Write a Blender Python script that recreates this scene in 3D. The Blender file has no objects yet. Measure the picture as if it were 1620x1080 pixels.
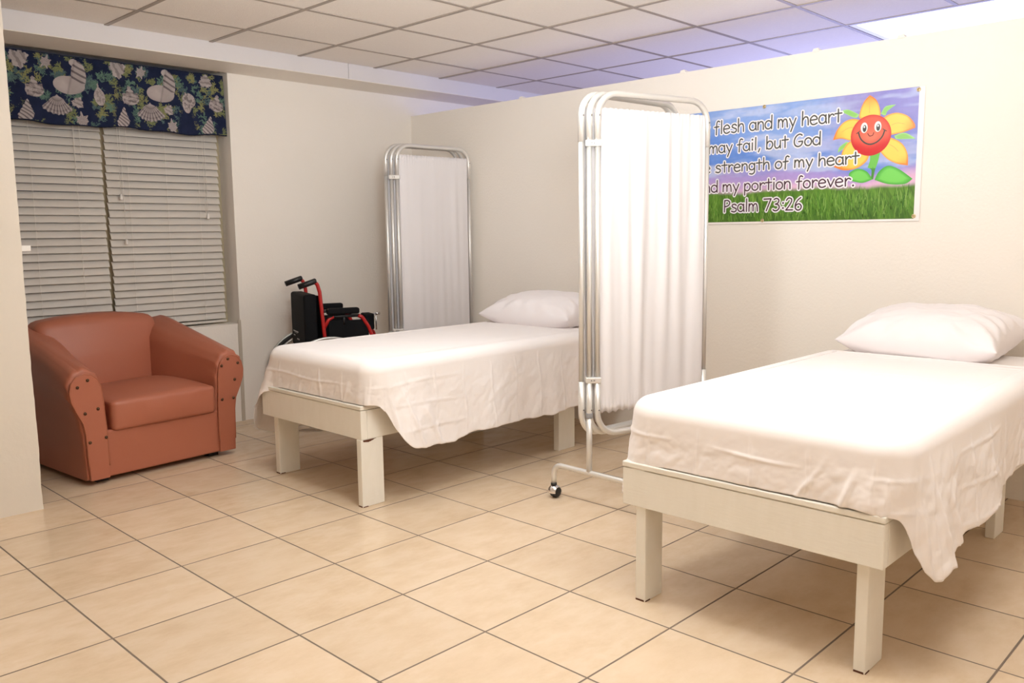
import bpy, bmesh, math, random
import numpy as np
from mathutils import Vector, Matrix

S = bpy.context.scene
COL = S.collection
random.seed(7)
rng = np.random.RandomState(11)
PI = math.pi

# ------------------------------------------------------------------ camera
cam_d = bpy.data.cameras.new('camera')
cam = bpy.data.objects.new('camera', cam_d); COL.objects.link(cam)
cam_d.sensor_fit = 'HORIZONTAL'; cam_d.sensor_width = 36.0
cam_d.lens = 1346.4768 / 1620 * 36.0
cam_d.clip_start = 0.05; cam_d.clip_end = 60
r_ = Vector((0.6956797, -0.71825926, -0.01154933))
u_ = Vector((0.09896788, 0.07990767, 0.99187707))
f_ = Vector((0.71150201, 0.69117175, -0.12667474))
cam.matrix_world = Matrix(((r_.x, u_.x, -f_.x, 0), (r_.y, u_.y, -f_.y, 0), (r_.z, u_.z, -f_.z, 1.2689), (0, 0, 0, 1)))
S.camera = cam

# ------------------------------------------------------------------ world, lights, exposure
W = bpy.data.worlds.new('night_world'); S.world = W; W.use_nodes = True
W.node_tree.nodes['Background'].inputs[0].default_value = (0.10, 0.12, 0.22, 1)
W.node_tree.nodes['Background'].inputs[1].default_value = 0.25
S.cycles.max_bounces = 20; S.cycles.diffuse_bounces = 10
S.view_settings.view_transform = 'Standard'; S.view_settings.look = 'None'
S.view_settings.gamma = 1.0; S.view_settings.exposure = 0.03; S.view_settings.use_curve_mapping = False
try: S.display_settings.display_device = 'sRGB'
except Exception: pass


def area(name, loc, size, power, color, target=None, sizey=None, spread=None):
    d = bpy.data.lights.new(name, 'AREA'); d.energy = power; d.color = color
    d.shape = 'RECTANGLE'; d.size = size; d.size_y = sizey or size
    if spread: d.spread = spread
    o = bpy.data.objects.new(name, d); COL.objects.link(o); o.location = loc
    if target is not None:
        o.rotation_euler = (Vector(target) - Vector(loc)).to_track_quat('-Z', 'Y').to_euler()
    return o

WARM = (0.945, 0.985, 1.0)


def point_light(name, loc, power, color, radius):
    d = bpy.data.lights.new(name, 'POINT'); d.energy = power; d.color = color; d.shadow_soft_size = radius
    o = bpy.data.objects.new(name, d); COL.objects.link(o); o.location = loc; return o

point_light('fill_light', (2.35, 0.55, 2.0), 35, WARM, 0.28)  # unseen point source, added to brighten the partition and the nearest bed
point_light('fill_light', (2.0, 2.15, 2.20), 38, WARM, 0.15)  # second unseen fill source, added to brighten the far half of the room
area('room_lamp', (2.5, 3.3, 2.40), 1.1, 11, WARM, (2.5, 3.3, 0), 0.55)


def spot(name, loc, target, power, color, cone, blend, radius):
    d = bpy.data.lights.new(name, 'SPOT'); d.energy = power; d.color = color; d.spot_size = math.radians(cone); d.spot_blend = blend; d.shadow_soft_size = radius
    o = bpy.data.objects.new(name, d); COL.objects.link(o); o.location = loc
    o.rotation_euler = (Vector(target) - Vector(loc)).to_track_quat('-Z', 'Y').to_euler(); return o

# the photographer's flash head, turned up at the ceiling
spot('bounce_flash', (0.75, 0.35, 1.72), (3.1, 2.6, 4.1), 412, WARM, 112, 1.0, 0.35)
# daylight / cool tubes of the room beyond the partition
area('neighbour_lamp', (6.6, 2.6, 1.6), 2.2, 42, (0.42, 0.48, 1.0), (5.4, 2.8, 2.44), 1.4)


# ------------------------------------------------------------------ materials
MATS = {}


def _bsdf(m):
    return m.node_tree.nodes['Principled BSDF']


def mat(name, color, rough=0.6, metal=0.0, spec=0.5, bump=None, noise=None, coat=0, sheen=0, emit=None, aniso=None):
    """bump=(scale, strength, distance, stretch); noise=(scale, color2, amount, stretch)"""
    if name in MATS: return MATS[name]
    m = bpy.data.materials.new(name); m.use_nodes = True
    nt = m.node_tree; b = _bsdf(m)
    b.inputs['Base Color'].default_value = (*color, 1)
    b.inputs['Roughness'].default_value = rough
    b.inputs['Metallic'].default_value = metal
    b.inputs['Specular IOR Level'].default_value = spec
    if coat: b.inputs['Coat Weight'].default_value = coat
    if sheen: b.inputs['Sheen Weight'].default_value = sheen
    tc = None

    def coords(stretch):
        nonlocal tc
        if tc is None: tc = nt.nodes.new('ShaderNodeTexCoord')
        if stretch == (1, 1, 1): return tc.outputs['Object']
        mp = nt.nodes.new('ShaderNodeMapping'); mp.inputs['Scale'].default_value = stretch
        nt.links.new(tc.outputs['Object'], mp.inputs['Vector']); return mp.outputs['Vector']
    if noise:
        sc, c2, amt = noise[:3]; st = noise[3] if len(noise) > 3 else (1, 1, 1)
        n = nt.nodes.new('ShaderNodeTexNoise'); n.inputs['Scale'].default_value = sc
        n.inputs['Detail'].default_value = 6; n.inputs['Roughness'].default_value = 0.6
        nt.links.new(coords(st), n.inputs['Vector'])
        rp = nt.nodes.new('ShaderNodeMapRange'); rp.inputs[1].default_value = 0.4; rp.inputs[2].default_value = 0.7
        rp.inputs[3].default_value = 0; rp.inputs[4].default_value = amt
        nt.links.new(n.outputs['Fac'], rp.inputs[0])
        mx = nt.nodes.new('ShaderNodeMix'); mx.data_type = 'RGBA'
        mx.inputs[6].default_value = (*color, 1); mx.inputs[7].default_value = (*c2, 1)
        nt.links.new(rp.outputs[0], mx.inputs[0]); nt.links.new(mx.outputs[2], b.inputs['Base Color'])
    if bump:
        sc, stg, dist = bump[:3]; st = bump[3] if len(bump) > 3 else (1, 1, 1)
        n = nt.nodes.new('ShaderNodeTexNoise'); n.inputs['Scale'].default_value = sc
        n.inputs['Detail'].default_value = 4
        nt.links.new(coords(st), n.inputs['Vector'])
        bp = nt.nodes.new('ShaderNodeBump'); bp.inputs['Strength'].default_value = stg
        bp.inputs['Distance'].default_value = dist
        nt.links.new(n.outputs['Fac'], bp.inputs['Height']); nt.links.new(bp.outputs['Normal'], b.inputs['Normal'])
    if emit:
        b.inputs['Emission Color'].default_value = (*emit[0], 1); b.inputs['Emission Strength'].default_value = emit[1]
    MATS[name] = m
    return m


def attr_mat(name, rough=0.6, spec=0.4, bump=None):
    m = mat(name, (1, 1, 1), rough, spec=spec, bump=bump)
    a = m.node_tree.nodes.new('ShaderNodeVertexColor'); a.layer_name = 'print'
    m.node_tree.links.new(a.outputs['Color'], _bsdf(m).inputs['Base Color'])
    return m

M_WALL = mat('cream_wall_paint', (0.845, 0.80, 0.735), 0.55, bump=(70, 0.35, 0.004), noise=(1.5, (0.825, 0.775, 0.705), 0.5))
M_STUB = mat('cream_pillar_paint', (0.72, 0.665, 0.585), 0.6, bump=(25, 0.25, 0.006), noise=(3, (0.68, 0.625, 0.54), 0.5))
M_TRIM = mat('white_trim_paint', (0.68, 0.655, 0.66), 0.5, bump=(30, 0.15, 0.003))
M_STRIP = mat('grey_brown_strip', (0.50, 0.44, 0.36), 0.6, bump=(60, 0.4, 0.004))
M_TILEC = mat('ceiling_tile', (0.88, 0.84, 0.795), 0.85, spec=0.2, bump=(160, 0.5, 0.003), noise=(90, (0.82, 0.78, 0.735), 0.5))
M_GRID = mat('ceiling_grid_metal', (0.36, 0.31, 0.27), 0.5)
M_LIGHT = mat('light_diffuser', (0.9, 0.9, 0.9), 0.4, emit=((0.86, 0.88, 1.0), 7.0))
M_LFRAME = mat('light_frame_paint', (0.85, 0.85, 0.87), 0.4)
M_VINYL = mat('terracotta_vinyl', (0.40, 0.132, 0.076), 0.42, spec=0.4, bump=(220, 0.18, 0.002), noise=(2.5, (0.42, 0.145, 0.085), 0.6))
M_VINYLD = mat('terracotta_vinyl_piping', (0.37, 0.118, 0.062), 0.42, spec=0.45)
M_STUD = mat('dark_brass_stud', (0.10, 0.055, 0.03), 0.35, metal=0.8)
M_BLACK = mat('black_plastic', (0.008, 0.008, 0.009), 0.45)
M_NYLON = mat('black_nylon', (0.005, 0.005, 0.006), 0.75, spec=0.15)
M_RUBBER = mat('grey_rubber', (0.03, 0.03, 0.03), 0.7)
M_RED = mat('red_painted_tube', (0.42, 0.012, 0.012), 0.3, spec=0.5)
M_CHROME = mat('chrome', (0.85, 0.85, 0.86), 0.15, metal=1.0)
M_RIM = mat('dull_aluminium', (0.55, 0.55, 0.53), 0.35, metal=0.7)
M_ALU = mat('satin_aluminium', (0.74, 0.725, 0.695), 0.38, metal=0.55, spec=0.5)
M_SCREW = mat('steel_screw', (0.30, 0.29, 0.28), 0.3, metal=1.0)
M_CLAMP = mat('grey_plastic_clamp', (0.28, 0.28, 0.29), 0.5)
M_PAINT = mat('cream_brushed_paint', (0.79, 0.76, 0.685), 0.42, spec=0.4, bump=(22, 0.25, 0.002, (1, 1, 6)), noise=(9, (0.745, 0.71, 0.62), 0.5, (3, 3, 1)))
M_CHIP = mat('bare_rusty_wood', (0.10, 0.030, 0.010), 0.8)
M_SHEET = mat('white_cotton', (0.845, 0.80, 0.785), 0.85, spec=0.15, bump=(35, 0.08, 0.004))
M_PILLOW = mat('white_pillowcase', (0.83, 0.79, 0.80), 0.85, spec=0.15, bump=(18, 0.12, 0.006))
M_MATT = mat('white_mattress_cover', (0.80, 0.76, 0.74), 0.85, spec=0.15)
M_CURT = mat('white_curtain', (0.745, 0.72, 0.73), 0.8, spec=0.2, bump=(50, 0.05, 0.002, (1, 1, 0.1)))
M_SLAT = mat('offwhite_blind_slat', (0.60, 0.56, 0.51), 0.45, spec=0.4)
M_CORD = mat('offwhite_cord', (0.72, 0.68, 0.62), 0.8)
M_WFRAME = mat('tan_window_frame', (0.42, 0.36, 0.24), 0.5)
M_VINYLW = mat('white_banner_edge', (0.85, 0.83, 0.82), 0.35, spec=0.5)
M_BRASS = mat('brass_grommet', (0.62, 0.50, 0.30), 0.3, metal=0.9)
M_INK = mat('printed_ink_grey', (0.055, 0.055, 0.045), 0.35)
M_INKP = mat('printed_ink_plum', (0.055, 0.012, 0.032), 0.35)
M_HALO = mat('printed_white_halo', (0.82, 0.80, 0.84), 0.35)
M_WHITE = mat('white_plastic', (0.80, 0.77, 0.73), 0.4)
M_LOGO = mat('white_logo_print', (0.5, 0.5, 0.5), 0.6)

mg = bpy.data.materials.new('window_glass'); mg.use_nodes = True; MATS['glass'] = mg
_b = _bsdf(mg); _b.inputs['Base Color'].default_value = (0.6, 0.65, 0.7, 1); _b.inputs['Roughness'].default_value = 0.03
_b.inputs['Transmission Weight'].default_value = 1.0


def floor_material():
    m = bpy.data.materials.new('beige_ceramic_floor_tile'); m.use_nodes = True
    nt = m.node_tree; N = nt.nodes; Lk = nt.links; b = _bsdf(m)
    tc = N.new('ShaderNodeTexCoord'); sep = N.new('ShaderNodeSeparateXYZ')
    Lk.new(tc.outputs['Object'], sep.inputs[0])

    def mth(op, a, v=None, w=None):
        n = N.new('ShaderNodeMath'); n.operation = op
        for i, x in enumerate((a, v, w)):
            if x is None: continue
            if isinstance(x, (int, float)): n.inputs[i].default_value = x
            else: Lk.new(x, n.inputs[i])
        return n.outputs[0]
    T = 0.42
    ax = mth('DIVIDE', mth('SUBTRACT', sep.outputs[0], 0.952 - T * 20), T)
    ay = mth('DIVIDE', mth('SUBTRACT', sep.outputs[1], 4.396 - T * 40), T)
    fx, fy = mth('FRACT', ax), mth('FRACT', ay)
    dx = mth('MINIMUM', fx, mth('SUBTRACT', 1.0, fx)); dy = mth('MINIMUM', fy, mth('SUBTRACT', 1.0, fy))
    d = mth('MINIMUM', dx, dy)
    mr = N.new('ShaderNodeMapRange'); mr.interpolation_type = 'SMOOTHSTEP'
    mr.inputs[1].default_value = 0.005; mr.inputs[2].default_value = 0.0105
    Lk.new(d, mr.inputs[0]); g = mr.outputs[0]
    cb = N.new('ShaderNodeCombineXYZ'); Lk.new(mth('FLOOR', ax), cb.inputs[0]); Lk.new(mth('FLOOR', ay), cb.inputs[1])
    wn = N.new('ShaderNodeTexWhiteNoise'); wn.noise_dimensions = '3D'; Lk.new(cb.outputs[0], wn.inputs['Vector'])
    # per tile offset cloudy noise
    va = N.new('ShaderNodeVectorMath'); va.operation = 'MULTIPLY_ADD'
    Lk.new(wn.outputs['Color'], va.inputs[0]); va.inputs[1].default_value = (7, 7, 7); Lk.new(tc.outputs['Object'], va.inputs[2])
    mp = N.new('ShaderNodeMapping'); mp.inputs['Scale'].default_value = (1, 1.8, 1); Lk.new(va.outputs[0], mp.inputs[0])
    n1 = N.new('ShaderNodeTexNoise'); n1.inputs['Scale'].default_value = 7; n1.inputs['Detail'].default_value = 8; n1.inputs['Roughness'].default_value = 0.62
    Lk.new(mp.outputs[0], n1.inputs['Vector'])
    n2 = N.new('ShaderNodeTexNoise'); n2.inputs['Scale'].default_value = 3; n2.inputs['Detail'].default_value = 3
    Lk.new(va.outputs[0], n2.inputs['Vector'])
    cr = N.new('ShaderNodeValToRGB'); Lk.new(n1.outputs['Fac'], cr.inputs[0])
    e = cr.color_ramp.elements
    e[0].position = 0.3; e[0].color = (0.55, 0.40, 0.255, 1); e[1].position = 0.62; e[1].color = (0.70, 0.565, 0.42, 1)
    k = e.new(0.46); k.color = (0.635, 0.485, 0.33, 1)
    mx = N.new('ShaderNodeMix'); mx.data_type = 'RGBA'; Lk.new(n2.outputs['Fac'], mx.inputs[0])
    Lk.new(cr.outputs[0], mx.inputs[6]); mx.inputs[7].default_value = (0.68, 0.535, 0.385, 1)
    hs = N.new('ShaderNodeHueSaturation')
    v = N.new('ShaderNodeMapRange'); v.inputs[3].default_value = 0.95; v.inputs[4].default_value = 1.05; Lk.new(wn.outputs['Value'], v.inputs[0])
    Lk.new(v.outputs[0], hs.inputs['Value']); Lk.new(mx.outputs[2], hs.inputs['Color'])
    mg_ = N.new('ShaderNodeMix'); mg_.data_type = 'RGBA'; Lk.new(g, mg_.inputs[0])
    mg_.inputs[6].default_value = (0.19, 0.145, 0.11, 1); Lk.new(hs.outputs[0], mg_.inputs[7])
    Lk.new(mg_.outputs[2], b.inputs['Base Color'])
    rr = N.new('ShaderNodeMapRange'); rr.inputs[3].default_value = 0.85; rr.inputs[4].default_value = 0.27; Lk.new(g, rr.inputs[0])
    Lk.new(rr.outputs[0], b.inputs['Roughness']); b.inputs['Specular IOR Level'].default_value = 0.4
    bp = N.new('ShaderNodeBump'); bp.inputs['Strength'].default_value = 0.6; bp.inputs['Distance'].default_value = 0.003
    Lk.new(g, bp.inputs['Height'])
    n3 = N.new('ShaderNodeTexNoise'); n3.inputs['Scale'].default_value = 14; Lk.new(tc.outputs['Object'], n3.inputs['Vector'])
    b2 = N.new('ShaderNodeBump'); b2.inputs['Strength'].default_value = 0.05; b2.inputs['Distance'].default_value = 0.01
    Lk.new(n3.outputs['Fac'], b2.inputs['Height']); Lk.new(bp.outputs[0], b2.inputs['Normal'])
    Lk.new(b2.outputs[0], b.inputs['Normal'])
    return m

M_FLOOR = floor_material()


# ------------------------------------------------------------------ mesh helpers
class MB:
    def __init__(s): s.v = []; s.f = []

    def add(s, v, f):
        o = len(s.v); s.v += [tuple(map(float, p)) for p in v]; s.f += [tuple(i + o for i in q) for q in f]; return s

    def box(s, x0, x1, y0, y1, z0, z1):
        v = [(x, y, z) for z in (z0, z1) for y in (y0, y1) for x in (x0, x1)]
        return s.add(v, [(0, 2, 3, 1), (4, 5, 7, 6), (0, 1, 5, 4), (2, 6, 7, 3), (0, 4, 6, 2), (1, 3, 7, 5)])

    def tube(s, pts, r, seg=12, cap=True, closed=False):
        P = [Vector(p) for p in pts]; n = len(P)
        R = r if isinstance(r, (list, tuple)) else [r] * n
        T = []
        for i in range(n):
            a = P[i - 1] if (i > 0 or closed) else P[i]
            b = P[(i + 1) % n] if (i < n - 1 or closed) else P[i]
            t = b - a
            T.append(t.normalized() if t.length > 1e-9 else Vector((0, 0, 1)))
        up = Vector((0, 0, 1)) if abs(T[0].z) < 0.9 else Vector((1, 0, 0))
        nn = (up - T[0] * up.dot(T[0])).normalized()
        v = []
        for i in range(n):
            nn = (nn - T[i] * nn.dot(T[i])).normalized(); bb = T[i].cross(nn)
            for k in range(seg):
                a = 2 * PI * k / seg
                v.append(P[i] + (nn * math.cos(a) + bb * math.sin(a)) * R[i])
        f = []
        m = n if closed else n - 1
        for i in range(m):
            j = (i + 1) % n
            for k in range(seg):
                l = (k + 1) % seg
                f.append((i * seg + k, i * seg + l, j * seg + l, j * seg + k))
        if cap and not closed:
            f.append(tuple(range(seg - 1, -1, -1))); f.append(tuple((n - 1) * seg + k for k in range(seg)))
        return s.add(v, f)

    def lathe(s, prof, seg=24, axis='z', loc=(0, 0, 0)):
        """prof: list of (r, h)"""
        v = []; n = len(prof)
        for r, h in prof:
            for k in range(seg):
                a = 2 * PI * k / seg; c, d = r * math.cos(a), r * math.sin(a)
                p = {'z': (c, d, h), 'y': (c, h, d), 'x': (h, c, d)}[axis]
                v.append((p[0] + loc[0], p[1] + loc[1], p[2] + loc[2]))
        f = []
        for i in range(n - 1):
            for k in range(seg):
                l = (k + 1) % seg; f.append((i * seg + k, i * seg + l, (i + 1) * seg + l, (i + 1) * seg + k))
        f.append(tuple(range(seg - 1, -1, -1))); f.append(tuple((n - 1) * seg + k for k in range(seg)))
        return s.add(v, f)

    def prism(s, poly, axis, a, b):
        """poly 2D list extruded from a to b along axis ('x': poly=(y,z), 'y': poly=(x,z), 'z': poly=(x,y))"""
        n = len(poly)
        mk = {'x': lambda p, t: (t, p[0], p[1]), 'y': lambda p, t: (p[0], t, p[1]), 'z': lambda p, t: (p[0], p[1], t)}[axis]
        v = [mk(p, a) for p in poly] + [mk(p, b) for p in poly]
        f = [tuple(range(n)), tuple(range(2 * n - 1, n - 1, -1))]
        f += [(i, i + n, (i + 1) % n + n, (i + 1) % n) for i in range(n)]
        return s.add(v, f)

    def grid(s, X, wrap=False):
        """X: array nu x nv x 3"""
        X = np.asarray(X); nu, nv = X.shape[:2]
        f = []
        for i in range(nu - 1):
            for j in range(nv - 1 + (1 if wrap else 0)):
                k = (j + 1) % nv
                f.append((i * nv + j, i * nv + k, (i + 1) * nv + k, (i + 1) * nv + j))
        return s.add(X.reshape(-1, 3).tolist(), f)

    def build(s, name, m, parent=None, smooth=False, bevel=0, seg=2, recalc=True, subsurf=0, auto=None):
        me = bpy.data.meshes.new(name); me.from_pydata(s.v, [], s.f); me.update()
        if recalc:
            bm = bmesh.new(); bm.from_mesh(me); bmesh.ops.recalc_face_normals(bm, faces=bm.faces); bm.to_mesh(me); bm.free()
        o = bpy.data.objects.new(name, me); COL.objects.link(o)
        if m is not None: me.materials.append(m)
        if bevel:
            bv = o.modifiers.new('bevel', 'BEVEL'); bv.width = bevel; bv.segments = seg; bv.limit_method = 'ANGLE'; bv.angle_limit = math.radians(40)
        if subsurf:
            ss = o.modifiers.new('subdivision', 'SUBSURF'); ss.levels = subsurf; ss.render_levels = subsurf
        if smooth:
            me.polygons.foreach_set('use_smooth', [True] * len(me.polygons))
        elif auto:
            bm = bmesh.new(); bm.from_mesh(me)
            for e in bm.edges:
                e.smooth = not (len(e.link_faces) == 2 and e.calc_face_angle(0) > auto)
            bm.to_mesh(me); bm.free()
            me.polygons.foreach_set('use_smooth', [True] * len(me.polygons))
        if parent is not None: o.parent = parent
        return o


def tag(o, label=None, cat=None, group=None, kind=None):
    if label: o['label'] = label
    if cat: o['category'] = cat
    if group: o['group'] = group
    if kind: o['kind'] = kind
    return o


def empty(name, loc, rz=0.0, **kw):
    o = bpy.data.objects.new(name, None); COL.objects.link(o); o.location = loc; o.rotation_euler = (0, 0, rz)
    o.empty_display_size = 0.1
    return tag(o, **kw)


def struct(o, label=None):
    o['kind'] = 'structure'
    if label: o['label'] = label
    return o


def copy_tree(o, parent=None):
    c = o.copy(); COL.objects.link(c)
    if parent is not None: c.parent = parent
    for ch in list(o.children): copy_tree(ch, c)
    return c


def round_path(pts, r, n=8, closed=False):
    """polyline with rounded corners; r number or list"""
    P = [Vector(p) for p in pts]; m = len(P); out = []
    for i in range(m):
        if not closed and i in (0, m - 1): out.append(P[i]); continue
        a, b, c = P[i - 1], P[i], P[(i + 1) % m]
        d1 = (a - b).normalized(); d2 = (c - b).normalized()
        rr = r[i] if isinstance(r, (list, tuple)) else r
        ang = d1.angle(d2); t = min(rr / math.tan(ang / 2), (a - b).length * .49, (c - b).length * .49)
        p1, p2 = b + d1 * t, b + d2 * t
        # circular arc
        rr = t * math.tan(ang / 2); cen = b + (d1 + d2).normalized() * (rr / math.sin(ang / 2))
        v1, v2 = p1 - cen, p2 - cen; w = v1.angle(v2); ax = v1.cross(v2).normalized()
        for k in range(n + 1):
            out.append(cen + Matrix.Rotation(w * k / n, 3, ax) @ v1)
    return out


def smoothstep(a, b, x):
    t = np.clip((np.asarray(x, float) - a) / (b - a), 0, 1); return t * t * (3 - 2 * t)


def vnoise(x, y, seed=0):
    """smooth value noise, numpy arrays"""
    r = np.random.RandomState(seed); T = r.rand(64, 64)
    xi = np.floor(x).astype(int); yi = np.floor(y).astype(int); fx = x - xi; fy = y - yi
    fx = fx * fx * (3 - 2 * fx); fy = fy * fy * (3 - 2 * fy)
    g = lambda a, b: T[a % 64, b % 64]
    return (g(xi, yi) * (1 - fx) + g(xi + 1, yi) * fx) * (1 - fy) + (g(xi, yi + 1) * (1 - fx) + g(xi + 1, yi + 1) * fx) * fy


def fbm(x, y, seed=0, oct=4):
    s = 0; a = .5
    for i in range(oct): s = s + a * vnoise(x * 2 ** i, y * 2 ** i, seed + i); a *= .5
    return s


def set_print(o, colors):
    """colors: array n x 3 linear"""
    me = o.data; at = me.color_attributes.new('print', 'FLOAT_COLOR', 'POINT')
    c = np.ones((len(me.vertices), 4), np.float32); c[:, :3] = colors
    at.data.foreach_set('color', c.ravel())


def srgb(r, g, b):
    f = lambda c: c / 12.92 if c <= 0.04045 else ((c + 0.055) / 1.055) ** 2.4
    return np.array([f(r / 255), f(g / 255), f(b / 255)])

# ------------------------------------------------------------------ room shell
XL, XR, YF, YB, XP, HC = -1.7, 8.6, -1.6, 5.37, 4.41, 2.44
WX0, WX1, WZ0, WZ1 = 1.30, 2.86, 0.675, 2.335
struct(MB().box(XL, XR, YF, YB + .3, -0.08, 0).build('floor', M_FLOOR))

m = MB()
m.box(WX1, XR, YB, YB + .25, 0, 2.6)                # right of the window, also beyond the partition
m.box(XL, WX0, YB, YB + .25, 0, 2.6)
m.box(WX0, WX1, YB, YB + .25, 0, WZ0)               # under the window
m.box(WX0, WX1, YB, YB + .25, WZ1 + .02, 2.6)
struct(m.build('wall_back', M_WALL))

# partition with small plaster lumps along its top
m = MB(); m.box(XP, XP + .11, YF, YB, 0, 2.19)
for y in (4.17, 2.86, 2.05, 1.62):
    m.add([(XP - .004, y - .02, 2.185), (XP - .004, y + .02, 2.185), (XP + .05, y + .02, 2.185), (XP + .05, y - .02, 2.185),
           (XP - .002, y - .012, 2.205), (XP - .002, y + .014, 2.202), (XP + .04, y + .012, 2.2), (XP + .04, y - .014, 2.2)],
          [(3, 2, 1, 0), (4, 5, 6, 7), (0, 1, 5, 4), (1, 2, 6, 5), (2, 3, 7, 6), (3, 0, 4, 7)])
struct(m.build('wall_right', M_WALL))

# wall stub at the left with a slightly uneven plaster edge
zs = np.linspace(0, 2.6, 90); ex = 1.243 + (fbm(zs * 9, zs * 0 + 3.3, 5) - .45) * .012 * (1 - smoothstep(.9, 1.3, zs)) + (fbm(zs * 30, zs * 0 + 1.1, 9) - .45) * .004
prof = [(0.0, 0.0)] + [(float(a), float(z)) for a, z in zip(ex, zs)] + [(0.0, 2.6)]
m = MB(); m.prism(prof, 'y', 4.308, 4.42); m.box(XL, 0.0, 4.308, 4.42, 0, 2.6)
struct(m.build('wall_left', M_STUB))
struct(MB().box(XL - .1, XL, YF, YB + .25, 0, 2.6).build('wall_outer', M_WALL))
struct(MB().box(XL - .1, XR + .1, YF - .1, YF, 0, 2.6).build('wall_rear', M_WALL))
struct(MB().box(XR, XR + .1, YF, YB + .25, 0, 2.6).build('wall_far', M_WALL))

# boxed beam along the back wall, the front board has a joint
m = MB(); m.box(XL, 3.585, 5.03, YB, WZ1 + .004, 2.47); m.box(3.589, XR, 5.03, YB, WZ1 + .004, 2.47)
struct(m.build('trim_1', M_TRIM, bevel=.002))
struct(MB().box(XL, XR, 5.03, YB, WZ1, WZ1 + .004).build('trim_3', M_WALL))  # added soffit board, its paler colour stands in for light on the underside
m = MB(); m.prism([(2.838, 0), (2.862, 0), (2.866, .64), (2.864, .70), (2.846, .70), (2.842, .64)], 'y', YB - .006, YB + .002)
struct(m.build('trim_2', M_STRIP))

# ceiling: lay-in tiles in a metal grid
GX0, GY0, GSX, GSY = 1.9706, 4.5979, 0.6135, 0.6058
xs = [GX0 + i * GSX for i in range(-6, 11)]; ys = [GY0 - j * GSY for j in range(0, 11)]
xe = [XL] + [x for x in xs if XL < x < XR] + [XR]; ye = sorted([YF] + [y for y in ys if YF < y < 5.03] + [5.03])
LX0, LX1, LY0, LY1 = GX0 + 5 * GSX, GX0 + 6 * GSX, GY0 - 6 * GSY, GY0 - 4 * GSY
m = MB()
for i in range(len(xe) - 1):
    for j in range(len(ye) - 1):
        cx, cy = (xe[i] + xe[i + 1]) / 2, (ye[j] + ye[j + 1]) / 2
        if LX0 < cx < LX1 and LY0 < cy < LY1: continue
        dz = random.uniform(-.001, .002)
        m.box(xe[i] + .006, xe[i + 1] - .006, ye[j] + .006, ye[j + 1] - .006, HC + dz, HC + .018)
m.box(XL, XR, YF, YB, HC + .05, HC + .10)
ceil = struct(m.build('ceiling', M_TILEC))
m = MB()
for x in xs: m.box(x - .012, x + .012, YF, 5.03, HC - .004, HC + .012)
for y in ys:
    for i in range(len(xe) - 1):
        if LX0 < (xe[i] + xe[i + 1]) / 2 < LX1 and LY0 + .1 < y < LY1 - .1: continue
        m.box(xe[i] + .012, xe[i + 1] - .012, y - .012, y + .012, HC - .003, HC + .012)
m.build('ceiling_grid', M_GRID, ceil)

t = empty('ceiling_light', ((LX0 + LX1) / 2, (LY0 + LY1) / 2, HC), label='bright fluorescent ceiling panel beyond the partition, near the top right corner', cat='ceiling light')
hx, hy = GSX / 2, GSY
MB().box(-hx + .05, hx - .05, -hy + .05, hy - .05, .004, .012).build('diffuser', M_LIGHT, t)
m = MB(); m.box(-hx + .014, -hx + .05, -hy + .014, hy - .014, 0, .04); m.box(hx - .05, hx - .014, -hy + .014, hy - .014, 0, .04)
m.box(-hx + .05, hx - .05, -hy + .014, -hy + .05, 0, .04); m.box(-hx + .05, hx - .05, hy - .05, hy - .014, 0, .04); m.box(-hx + .014, hx - .014, -hy + .014, hy - .014, .04, .045)
m.build('light_frame', M_LFRAME, t)

# window behind the blinds
m = MB(); y0, y1 = 5.535, 5.575
m.box(WX0, WX0 + .05, y0, y1, WZ0, WZ1); m.box(WX1 - .05, WX1, y0, y1, WZ0, WZ1)
m.box(WX0 + .05, WX1 - .05, y0, y1, WZ0, WZ0 + .05); m.box(WX0 + .05, WX1 - .05, y0, y1, WZ1 - .05, WZ1)
m.box(2.03, 2.13, y0 - .01, y1, WZ0 + .05, WZ1 - .05)
win = struct(m.build('window_1', M_WFRAME, bevel=.003))
for a, b in ((WX0 + .05, 2.03), (2.13, WX1 - .05)):
    MB().box(a, b, 5.553, 5.557, WZ0 + .05, WZ1 - .05).build('window_pane', mg, win)

# ------------------------------------------------------------------ latch on the wall stub
o = MB().box(1.236, 1.285, 4.318, 4.36, 1.211, 1.237).build('door_latch', M_WHITE, bevel=.002)
tag(o, 'small white latch sticking out of the left wall edge in front of the blinds', 'latch')


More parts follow.
